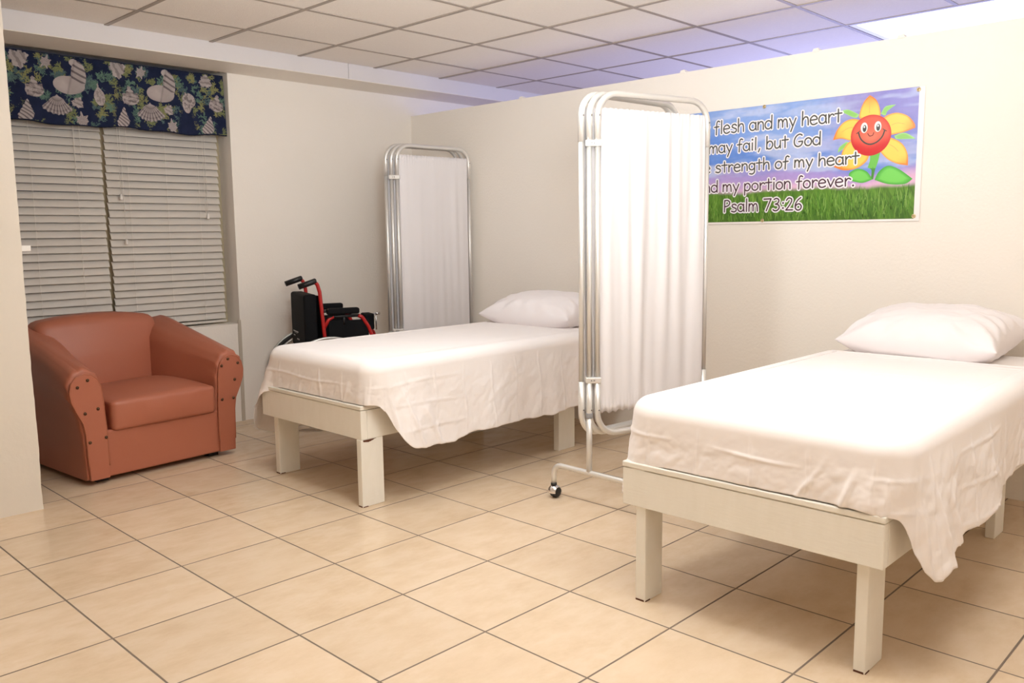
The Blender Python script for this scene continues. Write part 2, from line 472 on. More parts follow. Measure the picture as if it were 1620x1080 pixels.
# ------------------------------------------------------------------ blinds
def blind(x0, x1, z0, label, cords, pulls):
    zt = 2.30; t = empty('window_blind', ((x0 + x1) / 2, 5.485, z0), label=label, cat='blind', group='slatted window blinds')
    ox, oy, oz = (x0 + x1) / 2, 5.485, z0
    def bb(name, mt, mb, **k): 
        mb.v = [(a - ox, b - oy, c - oz) for a, b, c in mb.v]; return mb.build(name, mt, t, **k)
    pitch = .0455; m = MB(); z = z0 + .05; i = 0
    while z < zt - .04:
        tilt = math.radians(63 + random.uniform(-2.5, 2.5)); sag = random.uniform(-.0015, .0015); w = .05; nseg = 6
        v = []
        dx = random.uniform(-.003, .003)
        for xx in (x0 + dx, x0 + (x1 - x0) * .5, x1 + dx):
            zz = z + (sag if x0 + .1 < xx < x1 - .1 else 0)
            for side in (0, 1):
                for k in range(nseg + 1):
                    s = (k / nseg - .5) * w; h = .0035 * (1 - (2 * s / w) ** 2) + (0.0012 if side else -.0012)
                    # lower edge towards the room
                    v.append((xx, 5.485 + s * math.cos(tilt) - h * math.sin(tilt), zz + s * math.sin(tilt) + h * math.cos(tilt)))
        n = 2 * (nseg + 1); f = []
        ring = list(range(nseg + 1)) + list(range(2 * nseg + 1, nseg, -1))
        for a in range(2):
            for k in range(len(ring)):
                l = (k + 1) % len(ring)
                f.append((a * n + ring[k], a * n + ring[l], (a + 1) * n + ring[l], (a + 1) * n + ring[k]))
        f.append(tuple(ring)); f.append(tuple(2 * n + r for r in reversed(ring)))
        m.add(v, f); z += pitch; i += 1
    bb('slats', M_SLAT, m, auto=.9)
    bb('bottom_rail', M_SLAT, MB().box(x0, x1, 5.462, 5.508, z0 + .004, z0 + .02), bevel=.004)
    bb('headrail', M_SLAT, MB().box(x0, x1, 5.46, 5.51, zt - .045, zt - .002), bevel=.003)
    for cx in cords:
        m = MB(); m.tube([(cx, 5.458, z0 + .012), (cx, 5.458, zt - .01)], .0011, 6); m.tube([(cx + .012, 5.5125, z0 + .012), (cx + .012, 5.5125, zt - .01)], .0011, 6)
        bb('ladder_cord', M_CORD, m)
    for cx, zb, ts in pulls:
        m = MB(); m.tube([(cx, 5.452, zb + .02), (cx + .001, 5.453, 1.95), (cx, 5.457, zt - .02)], .0013, 6); p = bb('pull_cord', M_CORD, m, smooth=True)
        if ts:
            q = MB().lathe([(.003, zb + .035), (.007, zb + .028), (.0095, zb + .004), (.0085, zb), (.002, zb - .001)], 14, loc=(cx, 5.452, 0))
            q.v = [(a - ox, b - oy, c - oz) for a, b, c in q.v]; q.build('tassel', M_WHITE, p, smooth=True)

blind(1.345, 2.062, .695, 'left off-white slatted blind, above the terracotta armchair and beside the wall stub', (1.66, 1.905), ((1.935, 1.585, False), (1.90, 1.62, False)))
blind(2.085, 2.815, .682, 'right off-white slatted blind, next to the bare wall and with a hanging tassel cord', (2.21, 2.45, 2.665), ((2.17, 1.225, True), (2.155, 1.50, True), (2.715, 1.385, True), (2.70, 1.40, False)))


# ------------------------------------------------------------------ valance with printed seashells
def valance():
    x0, x1, zb, zt = 1.335, 2.845, 1.925, 2.318
    nx, nz = 820, 210
    U, V = np.meshgrid(np.linspace(x0, x1, nx), np.linspace(0, 1, nz), indexing='ij')
    hem = 0.006 * np.sin((U - x0) * 9) + .004 * np.sin((U - x0) * 23 + 1)
    Z = zt + (zb + hem - zt) * V
    Y = 5.405 - .012 * V + (.008 * np.sin(U * 17 + 1) + .005 * np.sin(U * 41)) * (.35 + .65 * V) + .003 * np.sin(U * 90 + 3) * (1 - V)
    # ---- print
    navy = np.array([.014, .019, .048]); C = np.tile(navy, (nx, nz, 1)) * (0.75 + .6 * fbm(U * 30, Z * 30, 3))[..., None]
    r = np.random.RandomState(5)
    cols = [np.array([.17, .19, .085]), np.array([.10, .17, .13]), np.array([.075, .12, .12]), np.array([.21, .21, .09])]
    dx = (x1 - x0) / (nx - 1); dz = (zt - zb) / (nz - 1)

    def dab(x, z, rad, c):
        i0, i1 = int((x - rad - x0) / dx), int((x + rad - x0) / dx) + 2
        j0, j1 = int((zt - z - rad) / dz), int((zt - z + rad) / dz) + 2
        i0, j0 = max(i0, 0), max(j0, 0); i1, j1 = min(i1, nx), min(j1, nz)
        if i0 >= i1 or j0 >= j1: return
        d = (U[i0:i1, j0:j1] - x) ** 2 + (Z[i0:i1, j0:j1] - z) ** 2 < rad * rad
        C[i0:i1, j0:j1][d] = c

    def branch(x, z, a, L, depth, c):
        n = max(3, int(L / .003))
        for k in range(n):
            x += math.cos(a) * L / n; z += math.sin(a) * L / n; a += r.uniform(-.25, .25)
            dab(x, z, .0021, c * r.uniform(.75, 1.25))
            if depth > 0 and r.rand() < .55: branch(x, z, a + r.choice([-1, 1]) * r.uniform(.6, 1.1), L * r.uniform(.35, .6), depth - 1, c)
    for gx in np.arange(x0, x1, .050):
        for gz in np.arange(zb, zt + .04, .066):
            if r.rand() < .97: branch(gx + r.uniform(-.04, .04), gz + r.uniform(-.04, .03), r.uniform(.2, 2.9), .05, 2, cols[r.randint(4)])

    def stamp(cx, cz, R, kind, rot=0):
        pal = np.array([.40, .35, .34]); dark = np.array([.11, .09, .10])
        sel = (np.abs(U - cx) < 1.8 * R) & (np.abs(Z - cz) < 1.8 * R)
        px = (U[sel] - cx) / R; pz = (Z[sel] - cz) / R; c, s = math.cos(rot), math.sin(rot)
        a, b = px * c + pz * s, -px * s + pz * c
        rad = np.hypot(a, b); th = np.arctan2(b, a); st = np.zeros_like(a)
        if kind == 'scallop':
            hz = b + .95; hr = np.hypot(a, hz); ha = np.arctan2(a, hz)
            mk = (hr < 1.75 + .05 * np.cos(ha * 26)) & (np.abs(ha) < .85 - .2 * smoothstep(.0, .6, .6 - hr)); mk |= (rad < .78)
            st = .5 + .5 * np.sin(ha * 34); st *= smoothstep(.1, .5, hr) * .8; st += .25 * (np.sin(hr * 14) > .6)
        elif kind == 'nautilus':
            b1 = ((a + .18) / .92) ** 2 + ((b + .42) / .55) ** 2 < 1
            b2 = ((a - .42) / .42) ** 2 + ((b - .22) / .85) ** 2 < 1
            mk = b1 | b2 | (((a - .18) / .25) ** 2 + ((b - .95) / .22) ** 2 < 1)
            st = np.where(b2 & (b > -.25), (np.sin((b * 1.0 + .5 * a) * 16) > .45) * .85, .0)
            st = st + .35 * np.exp(-((a + .02 - .25 * b) / .06) ** 2) + .25 * smoothstep(-.5, -.95, b)
        elif kind == 'round':
            mk = rad < 1; st = .7 * (fbm(a * 5 + 9, b * 5 + 9, 21) > .47)
        elif kind == 'cone':
            mk = ((a / .85) ** 2 + ((b + .25) / .62) ** 2 < 1) | ((b > 0) & (np.abs(a) < .55 * (1 - b / 1.15) + .05 * np.sin(b * 16))) | ((np.abs(a + .6) < .16) & (np.abs(b + .2) < .5)) | ((np.abs(a - .66) < .13) & (np.abs(b + .1) < .42))
            st = .40 * (np.sin(b * 15 + a * 4 + 4 * fbm(a * 2 + 4, b * 2 + 4, 17)) > .3) + .45 * (fbm(a * 5 + 3, b * 5 + 5, 4) > .5)
        elif kind == 'whelk':
            hw = np.where(b < -.35, .68 * np.sqrt(np.clip(1 - ((b + .35) / .62) ** 2, 0, 1)), .68 * (1 - (b + .35) / 1.5)) + .03 * np.sin(b * 16); mk = (np.abs(a - .22 * b) < hw) & (b > -.97) & (b < 1.15)
            st = .85 * (np.sin((a * .9 + b * 1.0) * 15 + .6 * np.sin(b * 5)) > .35)
        elif kind == 'drop':
            mk = (np.abs(a) < .55 * np.sqrt(np.clip(1 - (b + .15) ** 2, 0, 1)) * (1 - .55 * smoothstep(.0, 1., b))); mk |= (np.abs(a) < .07) & (b > 0) & (b < 1.2)
            st = .45 * (fbm(a * 7, b * 7 + 4, 8) > .5)
        elif kind == 'star':
            mk = rad < .55 + .5 * np.abs(np.cos(th * 3.5)) ** 5 * (.6 + .4 * np.sin(th * 2)); st = .5 * (np.sin(th * 14) > .4)
        else:
            mk = rad < .85 + .12 * np.sin(th * 3 + 1) + .10 * np.sin(th * 7 + rot) + .05 * np.sin(th * 17); st = .5 * (np.sin(a * 9 + 5 * fbm(a * 2 + 5, b * 2 + 5, 6)) > .3)
        tone = .85 + .35 * fbm(a * 2 + 7, b * 2 + 3, 13)
        cc = (pal[None] * (1 - np.clip(st, 0, 1))[:, None] + dark[None] * np.clip(st, 0, 1)[:, None]) * tone[:, None]
        X = C[sel]; X[mk] = cc[mk]; C[sel] = X
    for ddx in (0, .541, -.541):
        for k, x, z, R, rot in (('blob', 1.621, 2.27, .055, .3), ('star', 1.762, 2.268, .042, .4), ('nautilus', 1.897, 2.192, .095, 0), ('scallop', 1.808, 2.03, .066, PI),
                                ('cone', 1.69, 2.118, .06, .1), ('whelk', 1.64, 1.985, .06, .1), ('drop', 2.045, 2.112, .055, .1), ('round' if ddx > 0 else 'blob', 2.062, 2.128 if ddx > 0 else 2.06, .046 if ddx > 0 else .0, 0),
                                ('star', 1.94, 1.955, .05, .8), ('blob', 1.922, 2.055, .034, 1)):
            if R > 0: stamp(x + ddx, z + .006 * (ddx > 0), R, k, rot)
    stamp(2.785, 2.13, .058, 'cone', -.2); stamp(2.725, 1.985, .058, 'whelk', 0); stamp(2.72, 2.265, .045, 'blob', 1.4)
    rim = (V < .012) | (V > .985); C[rim] = navy * .6
    m = MB(); X = np.stack([U, Y, Z], -1)
    m.grid(X - np.array([0, 5.405, 2.12]))
    t = empty('window_valance', (0, 5.405, 2.12), label='navy blue valance printed with grey seashells and green coral over the blinds', cat='valance')
    o = m.build('valance_cloth', attr_mat('seashell_print_cloth', .85, .1, (300, .2, .001)), t, smooth=True, recalc=False)
    set_print(o, C.reshape(-1, 3))
    so = o.modifiers.new('thickness', 'SOLIDIFY'); so.thickness = .003; so.offset = 0
    MB().box(x0, x1, 5.422 - 5.405, 5.44 - 5.405, .165, .197).build('mounting_board', M_WFRAME, t)
valance()


# ------------------------------------------------------------------ armchair
def armchair():
    t = empty('armchair', (1.519, 4.505, 0), math.atan2(.086, .996), label='terracotta vinyl armchair with studded scroll arms under the window', cat='armchair')
    Wd = .865
    # arms: lofted scroll profile
    prof = [(.0, .03), (-.004, .16), (-.006, .27), (-.02, .345), (-.046, .41), (-.066, .465), (-.07, .515), (-.058, .562), (-.028, .594), (.012, .606), (.052, .598), (.083, .572), (.10, .53), (.108, .47), (.117, .39), (.125, .30), (.128, .16), (.128, .03)]

    def dens(p, n=3):
        out = []
        for i in range(len(p) - 1):
            for k in range(n): out.append(tuple(np.array(p[i]) + (np.array(p[i + 1]) - p[i]) * k / n))
        return out + [p[-1]]

    def ring(mir, v, prof, infl=0.0, roll=True):
        out = []
        for u, z in prof:
            up = float(smoothstep(.26, .58, z)); k = v / .7
            zz = z + up * .165 * min(k, 1.05) ** .95
            inner = float(smoothstep(.03, .12, u))
            uu = u + inner * .085 * float(smoothstep(.1, .62, v)) * float(smoothstep(.0, .3, z))
            if u < 0: uu = u * (1 - .25 * k)
            if infl:
                cu, cz = .045, .32
                d = Vector((uu - cu, zz - cz)); d.normalize(); uu += d.x * infl; zz += d.y * infl
            if zz < .03: zz = .03
            out.append((Wd - uu if mir else uu, v, zz))
        return out
    P = dens(prof)
    for mir in (False, True):
        m = MB(); rings = []
        vs = [.012, .018, .03, .06, .10, .2, .3, .4, .5, .6, .68, .74, .77]
        for v in vs:
            e = -.012 if v == .012 else (-.004 if v == .018 else 0)
            # gathered folds on the roll near the front
            rg = ring(mir, v, P, e)
            if .015 < v < .12:
                pk = .0048 * (1 - v / .14)
                rg = [(u + pk * math.sin(i * 1.57) * (z > .40), vv, z + pk * math.cos(i * 1.57) * (z > .46)) for i, (u, vv, z) in enumerate(rg)]
            rings.append(rg)
        n = len(P); V = [p for r in rings for p in r]; F = []
        for i in range(len(vs) - 1):
            for k in range(n):
                l = (k + 1) % n; F.append((i * n + k, i * n + l, (i + 1) * n + l, (i + 1) * n + k))
        F.append(tuple(range(n))); F.append(tuple((len(vs) - 1) * n + k for k in range(n)))
        m.add(V, F); arm = m.build('arm', M_VINYL, t, auto=1.0)
        # front panel with welt
        sh = [(u * .80 + (.010 if u < .02 else .004), z) for u, z in prof]
        pan = []
        for u, z in prof:
            c = Vector((.045, .30)); d = Vector((u - c.x, z - c.y)); L = d.length; d.normalize()
            ins = .020
            uu, zz = u - d.x * ins, z - d.y * ins
            if z < .32: uu = u + (.012 if u < .05 else -.016); zz = z
            pan.append((Wd - uu if mir else uu, zz))
        pd = dens(pan, 4)
        m = MB(); m.prism(pd, 'y', -.006, .014); ap = m.build('arm_panel', M_VINYL, arm, bevel=.004)
        m = MB(); m.tube([(u, -.003, z) for u, z in pd[2:-2]], .0042, 8); m.build('piping', M_VINYLD, arm, smooth=True)
        studs = [(.030, .553), (-.022, .523), (.072, .40), (.006, .385), (.103, .245), (.02, .232), (.075, .50)] if not mir else [(.035, .565), (.078, .53), (-.028, .535), (-.002, .44), (.085, .335), (.012, .335)]
        for u, z in studs[:6]:
            q = MB().lathe([(.0085, 0), (.008, -.003), (.0045, -.006), (.0005, -.0068)], 12, 'y', (Wd - u if mir else u, -.006, z)); q.build('stud', M_STUD, arm, smooth=True)
    # base box with front panel
    m = MB(); m.box(.10, Wd - .10, .008, .70, .03, .275); m.build('base', M_VINYL, t, bevel=.012, seg=3)
    m = MB(); m.box(.005, Wd - .005, .69, .79, .03, .60); m.build('rear_body', M_VINYL, t, bevel=.02, seg=3)

    # cushions as rounded boxes with a crown
    def cushion(name, x0, x1, y0, y1, z0, z1, r, crown, fn=None, n=26):
        def face(axis, sgn):
            a, b = np.meshgrid(np.linspace(-1, 1, n), np.linspace(-1, 1, n), indexing='ij')
            q = np.zeros((n, n, 3)); o = [i for i in range(3) if i != axis]
            q[..., axis] = sgn; q[..., o[0]] = a; q[..., o[1]] = b; return q
        m = MB(); h = np.array([(x1 - x0) / 2, (y1 - y0) / 2, (z1 - z0) / 2]); c = np.array([(x0 + x1) / 2, (y0 + y1) / 2, (z0 + z1) / 2])
        for ax in range(3):
            for sg in (-1, 1):
                q = face(ax, sg); p = q * h; inn = np.clip(p, -(h - r), h - r); d = p - inn
                L = np.linalg.norm(d, axis=-1, keepdims=True); p = inn + d / np.maximum(L, 1e-9) * r
                ux, uy, uz = p[..., 0] / h[0], p[..., 1] / h[1], p[..., 2] / h[2]
                p = p + crown(ux, uy, uz)
                m.grid(p + c)
        me_ob = m.build(name, M_VINYL, t, smooth=True)
        bm = bmesh.new(); bm.from_mesh(me_ob.data); bmesh.ops.remove_doubles(bm, verts=bm.verts, dist=1e-5); bmesh.ops.recalc_face_normals(bm, faces=bm.faces); bm.to_mesh(me_ob.data); bm.free()
        return me_ob

    def crown_seat(x, y, z):
        k = (1 - x ** 2).clip(0) * (1 - y ** 2).clip(0)
        o = np.zeros(x.shape + (3,)); o[..., 2] = np.where(z > 0, .03 * k + .02 * np.exp(-((x - .6) / .35) ** 2) * (1 - y ** 2).clip(0), -.002)
        o[..., 1] = np.where(y < 0, -.012 * (1 - x ** 2).clip(0) * (1 - z ** 2).clip(0) + .003 * np.sin(x * 11) * (1 - z ** 2).clip(0), 0)
        return o
    cushion('seat_cushion', .143, .738, -.012, .60, .268, .425, .022, crown_seat)

    def crown_back(x, y, z):
        o = np.zeros(x.shape + (3,)); k = (1 - x ** 2).clip(0) * (1 - z ** 2).clip(0)
        o[..., 1] = np.where(y < 0, -.045 * k, 0) + (z + 1) * .045
        o[..., 2] = np.where(z > 0, .035 * (1 - x ** 2) + 0, 0)
        return o
    cushion('backrest', .06, Wd - .10, .560, .735, .30, .795, .05, crown_back)
    for u, v in ((.07, .06), (Wd - .15, .06), (.07, .70), (Wd - .15, .70)):
        m = MB(); m.box(u, u + .06, v, v + .06, 0, .032); m.build('foot', M_BLACK, t)
armchair()


# ------------------------------------------------------------------ beds
def bed(x0, x1, y0, y1, z0, z1, legs, label, chip=False):
    cx, cy = (x0 + x1) / 2, (y0 + y1) / 2
    t = empty('bed', (cx, cy, 0), label=label, cat='bed', group='painted wooden beds')
    def bb(name, mb, mt=M_PAINT, par=None, **k):
        mb.v = [(a - cx, b - cy, c) for a, b, c in mb.v]; return mb.build(name, mt, par or t, **k)
    th = .035
    fr = bb('foot_rail', MB().box(x0, x0 + th, y0, y1, z0, z1 - .022), bevel=.003)
    bb('head_rail', MB().box(x1 - th, x1, y0 + th, y1 - th, z0, z1 - .022), bevel=.003)
    bb('side_rail', MB().box(x0 + th, x1, y0, y0 + th, z0, z1 - .022), bevel=.003)
    bb('side_rail', MB().box(x0 + th, x1, y1 - th, y1, z0, z1 - .022), bevel=.003)
    bb('deck_board', MB().box(x0 - .002, x1, y0 - .002, y1 + .002, z1 - .020, z1), bevel=.004)
    for a, b, c, d in legs:
        bb('leg', MB().box(a, b, c, d, 0, z0 + .09 if c > y0 + .01 and d < y1 - .01 else z0), bevel=.003)
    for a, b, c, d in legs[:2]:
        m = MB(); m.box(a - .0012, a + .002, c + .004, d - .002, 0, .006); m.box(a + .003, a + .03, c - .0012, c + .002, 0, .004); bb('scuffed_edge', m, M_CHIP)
    if chip:
        a, b, c, d = legs[0]
        m = MB(); v = []
        n = 12
        for k in range(n + 1):
            xx = a + .012 + k / n * .075; w = .012 * math.sin(PI * min(1, (k + 1.5) / n)) * (.7 + .5 * random.random())
            v += [(xx, c - .0012, z0 - .001), (xx, c - .0012, z0 - .003 - w)]
        m.add(v, [(2 * k, 2 * k + 1, 2 * k + 3, 2 * k + 2) for k in range(n)]); bb('chipped_paint', m, M_CHIP)
    return t

bed(2.275, 4.30, 3.19, 4.075, .322, .482, [(2.272, 2.399, 3.1905, 3.226), (2.315, 2.437, 3.99, 4.032), (3.668, 3.812, 3.1915, 3.232), (3.60, 3.735, 3.895, 3.937)],
    'cream painted wooden bed frame farther from the camera, beside the wheelchair', True)
bed(2.312, 4.33, .835, 1.72, .335, .487, [(2.345, 2.472, .884, .919), (2.318, 2.421, 1.628, 1.668), (3.778, 3.905, .927, .963), (3.76, 3.89, 1.61, 1.65)],
    'cream painted wooden bed frame nearest the camera at the right')


def rounded_box_mesh(x0, x1, y0, y1, z0, z1, r, nx, ny, nz):
    m = MB(); h = np.array([x1 - x0, y1 - y0, z1 - z0]) / 2; n3 = (nx, ny, nz)
    def lin(k):
        n = n3[k]; a = np.linspace(-1, 1, n); e = np.array([1 - r / h[k] * f for f in (0, .15, .4, .7, 1)]); return np.unique(np.concatenate([a[np.abs(a) < e[-1]], e, -e]))
    for ax in range(3):
        o = [i for i in range(3) if i != ax]
        for sg in (-1, 1):
            a, b = np.meshgrid(lin(o[0]), lin(o[1]), indexing='ij'); q = np.zeros(a.shape + (3,)); q[..., ax] = sg; q[..., o[0]] = a; q[..., o[1]] = b
            p = q * h; inn = np.clip(p, -(h - r), h - r); d = p - inn; L = np.linalg.norm(d, axis=-1, keepdims=True)
            m.grid(inn + d / np.maximum(L, 1e-9) * r)
    return m


def mattress(x0, x1, y0, y1, z0, z1, label):
    m = rounded_box_mesh(x0, x1, y0, y1, z0, z1, .092, 20, 12, 4)
    o = m.build('mattress', M_MATT, smooth=True); o.location = ((x0 + x1) / 2, (y0 + y1) / 2, (z0 + z1) / 2)
    tag(o, label, 'mattress', 'mattresses on the beds')

M1 = (2.295, 4.27, 3.125, 4.065, .483, .684)
M2 = (2.325, 4.30, .785, 1.725, .488, .702)
mattress(*M1, 'white covered mattress on the farther bed, showing beside its pillow')
mattress(*M2, 'white covered mattress on the nearest bed, showing beside its pillow')


def sheet(Mx, xh, hemF, hemfoot, hemN, flareN, flareF, label, seed, gather):
    """sheet over mattress Mx up to x=xh.  hemN/hemF: control points (x, z) on the near / far side; hemfoot: z along the foot"""
    x0, x1, y0, y1, z0, zt = Mx; g = .006; x0 -= g; y0 -= g; y1 += g; zt += .004; rc = .105; re = .06
    r = np.random.RandomState(seed)
    # outline far head -> foot -> near head
    pts = []; nrm = []; tg = []
    def seg(a, b, n, nn, kind):
        for k in range(n):
            s = k / n; pts.append((a[0] + (b[0] - a[0]) * s, a[1] + (b[1] - a[1]) * s)); nrm.append(nn); tg.append(kind)
    def arc(c, a0, a1, n, kind):
        for k in range(n):
            a = a0 + (a1 - a0) * k / n; pts.append((c[0] + rc * math.cos(a), c[1] + rc * math.sin(a))); nrm.append((math.cos(a), math.sin(a))); tg.append(kind)
    step = .0055
    seg((xh, y1), (x0 + rc, y1), int((xh - x0 - rc) / step / 2), (0, 1), 'F')
    arc((x0 + rc, y1 - rc), PI / 2, PI, 26, 'FC')
    seg((x0, y1 - rc), (x0, y0 + rc), int((y1 - y0 - 2 * rc) / step), (-1, 0), 'T')
    arc((x0 + rc, y0 + rc), PI, 1.5 * PI, 34, 'NC')
    seg((x0 + rc, y0), (xh, y0), int((xh - x0 - rc) / step), (0, -1), 'N')
    pts.append((xh, y0)); nrm.append((0, -1)); tg.append('N')
    pts = np.array(pts); nrm = np.array(nrm); nU = len(pts)
    ds = np.r_[0, np.cumsum(np.hypot(*np.diff(pts, axis=0).T))]
    iF = tg.index('FC'); iT = tg.index('T'); iNC = tg.index('NC'); iN = tg.index('N')
    uF = ds[iF]; uT = ds[iT]; uNC = ds[iNC]; uN = ds[iN]
    # hem height over arclength
    cu = [uF - (x - (x0 + rc)) for x, z in hemF][::-1]; cz = [z for x, z in hemF][::-1]
    cu += [uT + .05, uNC - .02]; cz += [hemfoot[0], hemfoot[1]]
    cu += [uN + (x - (x0 + rc)) for x, z in hemN]; cz += [z for x, z in hemN]
    hem = np.interp(ds, cu, cz); k = np.ones(9) / 9; hem = np.convolve(np.pad(hem, 4, 'edge'), k, 'valid')
    side = ((ds > uN - .03) | (ds < uF + .03)).astype(float)
    hem = hem + side * (.006 * np.sin(ds * 9 + seed) + .014 * (fbm(ds * 11, ds * 0 + 2.5, seed + 20) - .45) + .003 * np.sin(ds * 39 + 3 * np.sin(ds * 5)))
    nW = 64; xl = np.linspace(0, 1, nW)
    # profile: inset run on top, quarter round, then down
    arcL = re * PI / 2; run = .03
    POS = np.zeros((nU, nW, 3))
    crease = np.zeros((nU, nW))
    flN = np.interp(pts[:, 0], *zip(*flareN)); flF = np.interp(pts[:, 0], *zip(*flareF))
    fl = np.where(ds > uNC + .06, flN * smoothstep(uNC + .05, uN + .12, ds), 0) + np.where(ds < uT, flF * smoothstep(uT, uT - .08, ds), 0)
    amp = .0075 * side * smoothstep(0, .12, np.minimum(np.abs(ds - uNC), np.abs(ds - uT))) + .0016
    ph = r.rand(5) * 6
    wave = (np.sin(ds * 11 + ph[0]) + .7 * np.sin(ds * 17 + ph[1] + 2.5 * np.sin(ds * 3)) + .35 * np.sin(ds * 33 + ph[2] + 2 * np.sin(ds * 7)))
    vn_ = vnoise(ds * 4.5, ds * 0 + seed, seed + 3)
    if True:
        for i in range(nU):
            tot = run + arcL + max(zt - re - hem[i], .01); w = xl * tot
            down = np.maximum(w - run - arcL, 0); a = np.clip((w - run) / re, 0, PI / 2)
            off = np.where(w < run, -re - run + w, -re + re * np.sin(a)); z = zt - re * (1 - np.cos(a)) - down
            dep = down / max(zt - re - .25, .1)
            o = off + fl[i] * dep + amp[i] * wave[i] * np.clip(dep * 1.3, 0, 1)
            # bundle of folds gathered at the near foot corner
            for (uc, sl, wd, hh, top) in gather:
                dd = ds[i] - (uc(uNC, uN) + sl * down)
                o = o + hh * np.exp(-(dd / wd) ** 2) * smoothstep(0, .8, (down - top) / max(zt - re - hem[i], .02))
            # pressed creases
            for cc in creases_u:
                o = o + .0042 * np.exp(-(((ds[i] - cc + .006 * np.sin(z * 22 + cc * 9)) / .0042) ** 2)) * np.clip(down * 30, 0, 1) * (.4 + 1.1 * vnoise(down * 9 + cc * 3, np.full(nW, cc * 7), seed))
            for cd in (.055, .165, .27):
                cdd = cd + .004 * math.sin(ds[i] * 13) + .01 * math.sin(ds[i] * 3.1 + cd * 20)
                o = o + .0080 * max(0., vn_[i] - .30) * np.exp(-((down - cdd) / .0045) ** 2)
            o = o + .010 * (fbm(np.full(nW, ds[i] * 7), down * 9 + 3, seed) - .45) * np.clip(down * 12, 0, 1)
            o = o + .0075 * (np.abs(fbm(np.full(nW, ds[i] * 17) + down * 9, down * 15, seed + 5) - .47) * 2 - .1) * np.clip(down * 12, 0, 1)
            POS[i, :, 0] = pts[i, 0] + nrm[i, 0] * o; POS[i, :, 1] = pts[i, 1] + nrm[i, 1] * o; POS[i, :, 2] = z
    m = MB(); c = np.array([(x0 + x1) / 2, (y0 + y1) / 2, zt])
    m.grid(POS - c)
    # top
    nx, ny = 300, 130
    X, Y = np.meshgrid(np.linspace(x0 + .012, xh, nx), np.linspace(y0 + .012, y1 - .012, ny), indexing='ij')
    kx = x0 + rc - X; ky = np.where(Y < (y0 + y1) / 2, y0 + rc - Y, Y - (y1 - rc)); sgy = np.where(Y < (y0 + y1) / 2, -1, 1)
    cor = (kx > 0) & (ky > 0); hyp = np.maximum(np.hypot(kx, ky), 1e-9); f = np.where(cor & (hyp > rc - .012), (rc - .012) / hyp, 1)
    X = np.where(cor, x0 + rc - kx * f, X); Y = np.where(cor, np.where(sgy < 0, y0 + rc, y1 - rc) + sgy * ky * f, Y); hyp = np.minimum(hyp, rc - .012)
    inset = np.where(cor, rc - hyp, np.minimum(X - x0, np.minimum(Y - y0, y1 - Y)))
    d = np.clip(re - inset, 0, re * .985); Z = zt - .0012 - (re - np.sqrt(re * re - d * d))
    Z = Z + .004 * (fbm(X * 5, Y * 5, seed + 2) - .45) * (d < 1e-6)
    for k in range(5):
        xx = x0 + .3 + k * .37; Z += .0016 * np.exp(-((X - xx) / .006) ** 2) * (d < 1e-6)
    for k in range(3):
        yy = y0 + .2 + k * .26; Z += .0016 * np.exp(-((Y - yy) / .006) ** 2) * (d < 1e-6)
    Z += .004 * smoothstep(xh - .012, xh - .004, X) * (d < 1e-6) + .003 * (np.exp(-((X - xh + .075) / .004) ** 2)) * (d < 1e-6)
    m.grid(np.stack([X, Y, Z], -1) - c)
    o = m.build('bed_sheet', M_SHEET, smooth=True, recalc=True); o.location = c
    so = o.modifiers.new('thickness', 'SOLIDIFY'); so.thickness = .0022; so.offset = 1
    tag(o, label, 'sheet', 'white sheets draped over the beds')
    return o

creases_u = [.45 + .187 * k for k in range(30)]
sheet(M1, 3.93, [(2.300, .44), (2.32, .33), (2.35, .22), (2.42, .17), (2.7, .20), (4.0, .25)], (.486, .486),
      [(2.33, .485), (2.35, .475), (2.375, .43), (2.415, .325), (2.48, .258), (2.75, .25), (2.9, .275), (3.1, .262), (3.4, .268), (4.0, .28)],
      [(2.3, .0), (2.42, .055), (2.6, .045), (2.9, .03), (4, .025)], [(2.27, .13), (2.36, .14), (2.5, .11), (4, .04)],
      'white sheet on the farther bed, hanging beside its cream leg', 3,
      [(lambda a, b: b + .03, .35, .012, .010, .0), (lambda a, b: b - .02, .15, .010, .007, .02), (lambda a, b: a + .06, -.1, .010, .006, .02), (lambda a, b: a - .04, -.5, .009, .006, .02), (lambda a, b: b + .10, .5, .02, .010, .03)])
creases_u = [.30 + .187 * k for k in range(30)]
sheet(M2, 3.86, [(2.325, .44), (2.34, .38), (2.36, .35), (2.5, .34), (4.0, .36)], (.49, .492),
      [(2.35, .475), (2.365, .44), (2.395, .36), (2.425, .305), (2.455, .285), (2.51, .305), (2.66, .335), (2.9, .355), (3.3, .40), (3.6, .43), (4.0, .44)],
      [(2.35, .0), (2.44, .05), (2.56, .055), (2.9, .045), (3.4, .02), (4, .015)], [(2.27, .045), (2.4, .05), (4, .03)],
      'white sheet on the nearest bed with a pointed corner hanging by its leg', 8,
      [(lambda a, b: b + .03, .25, .012, .011, .0), (lambda a, b: b - .03, .1, .010, .008, .02), (lambda a, b: a + .06, -.15, .010, .010, .02), (lambda a, b: a - .02, -.35, .009, .009, .01), (lambda a, b: a - .10, -.7, .009, .007, .015), (lambda a, b: a + .02, -.25, .05, .010, .03), (lambda a, b: b + .11, .45, .022, .012, .03)])


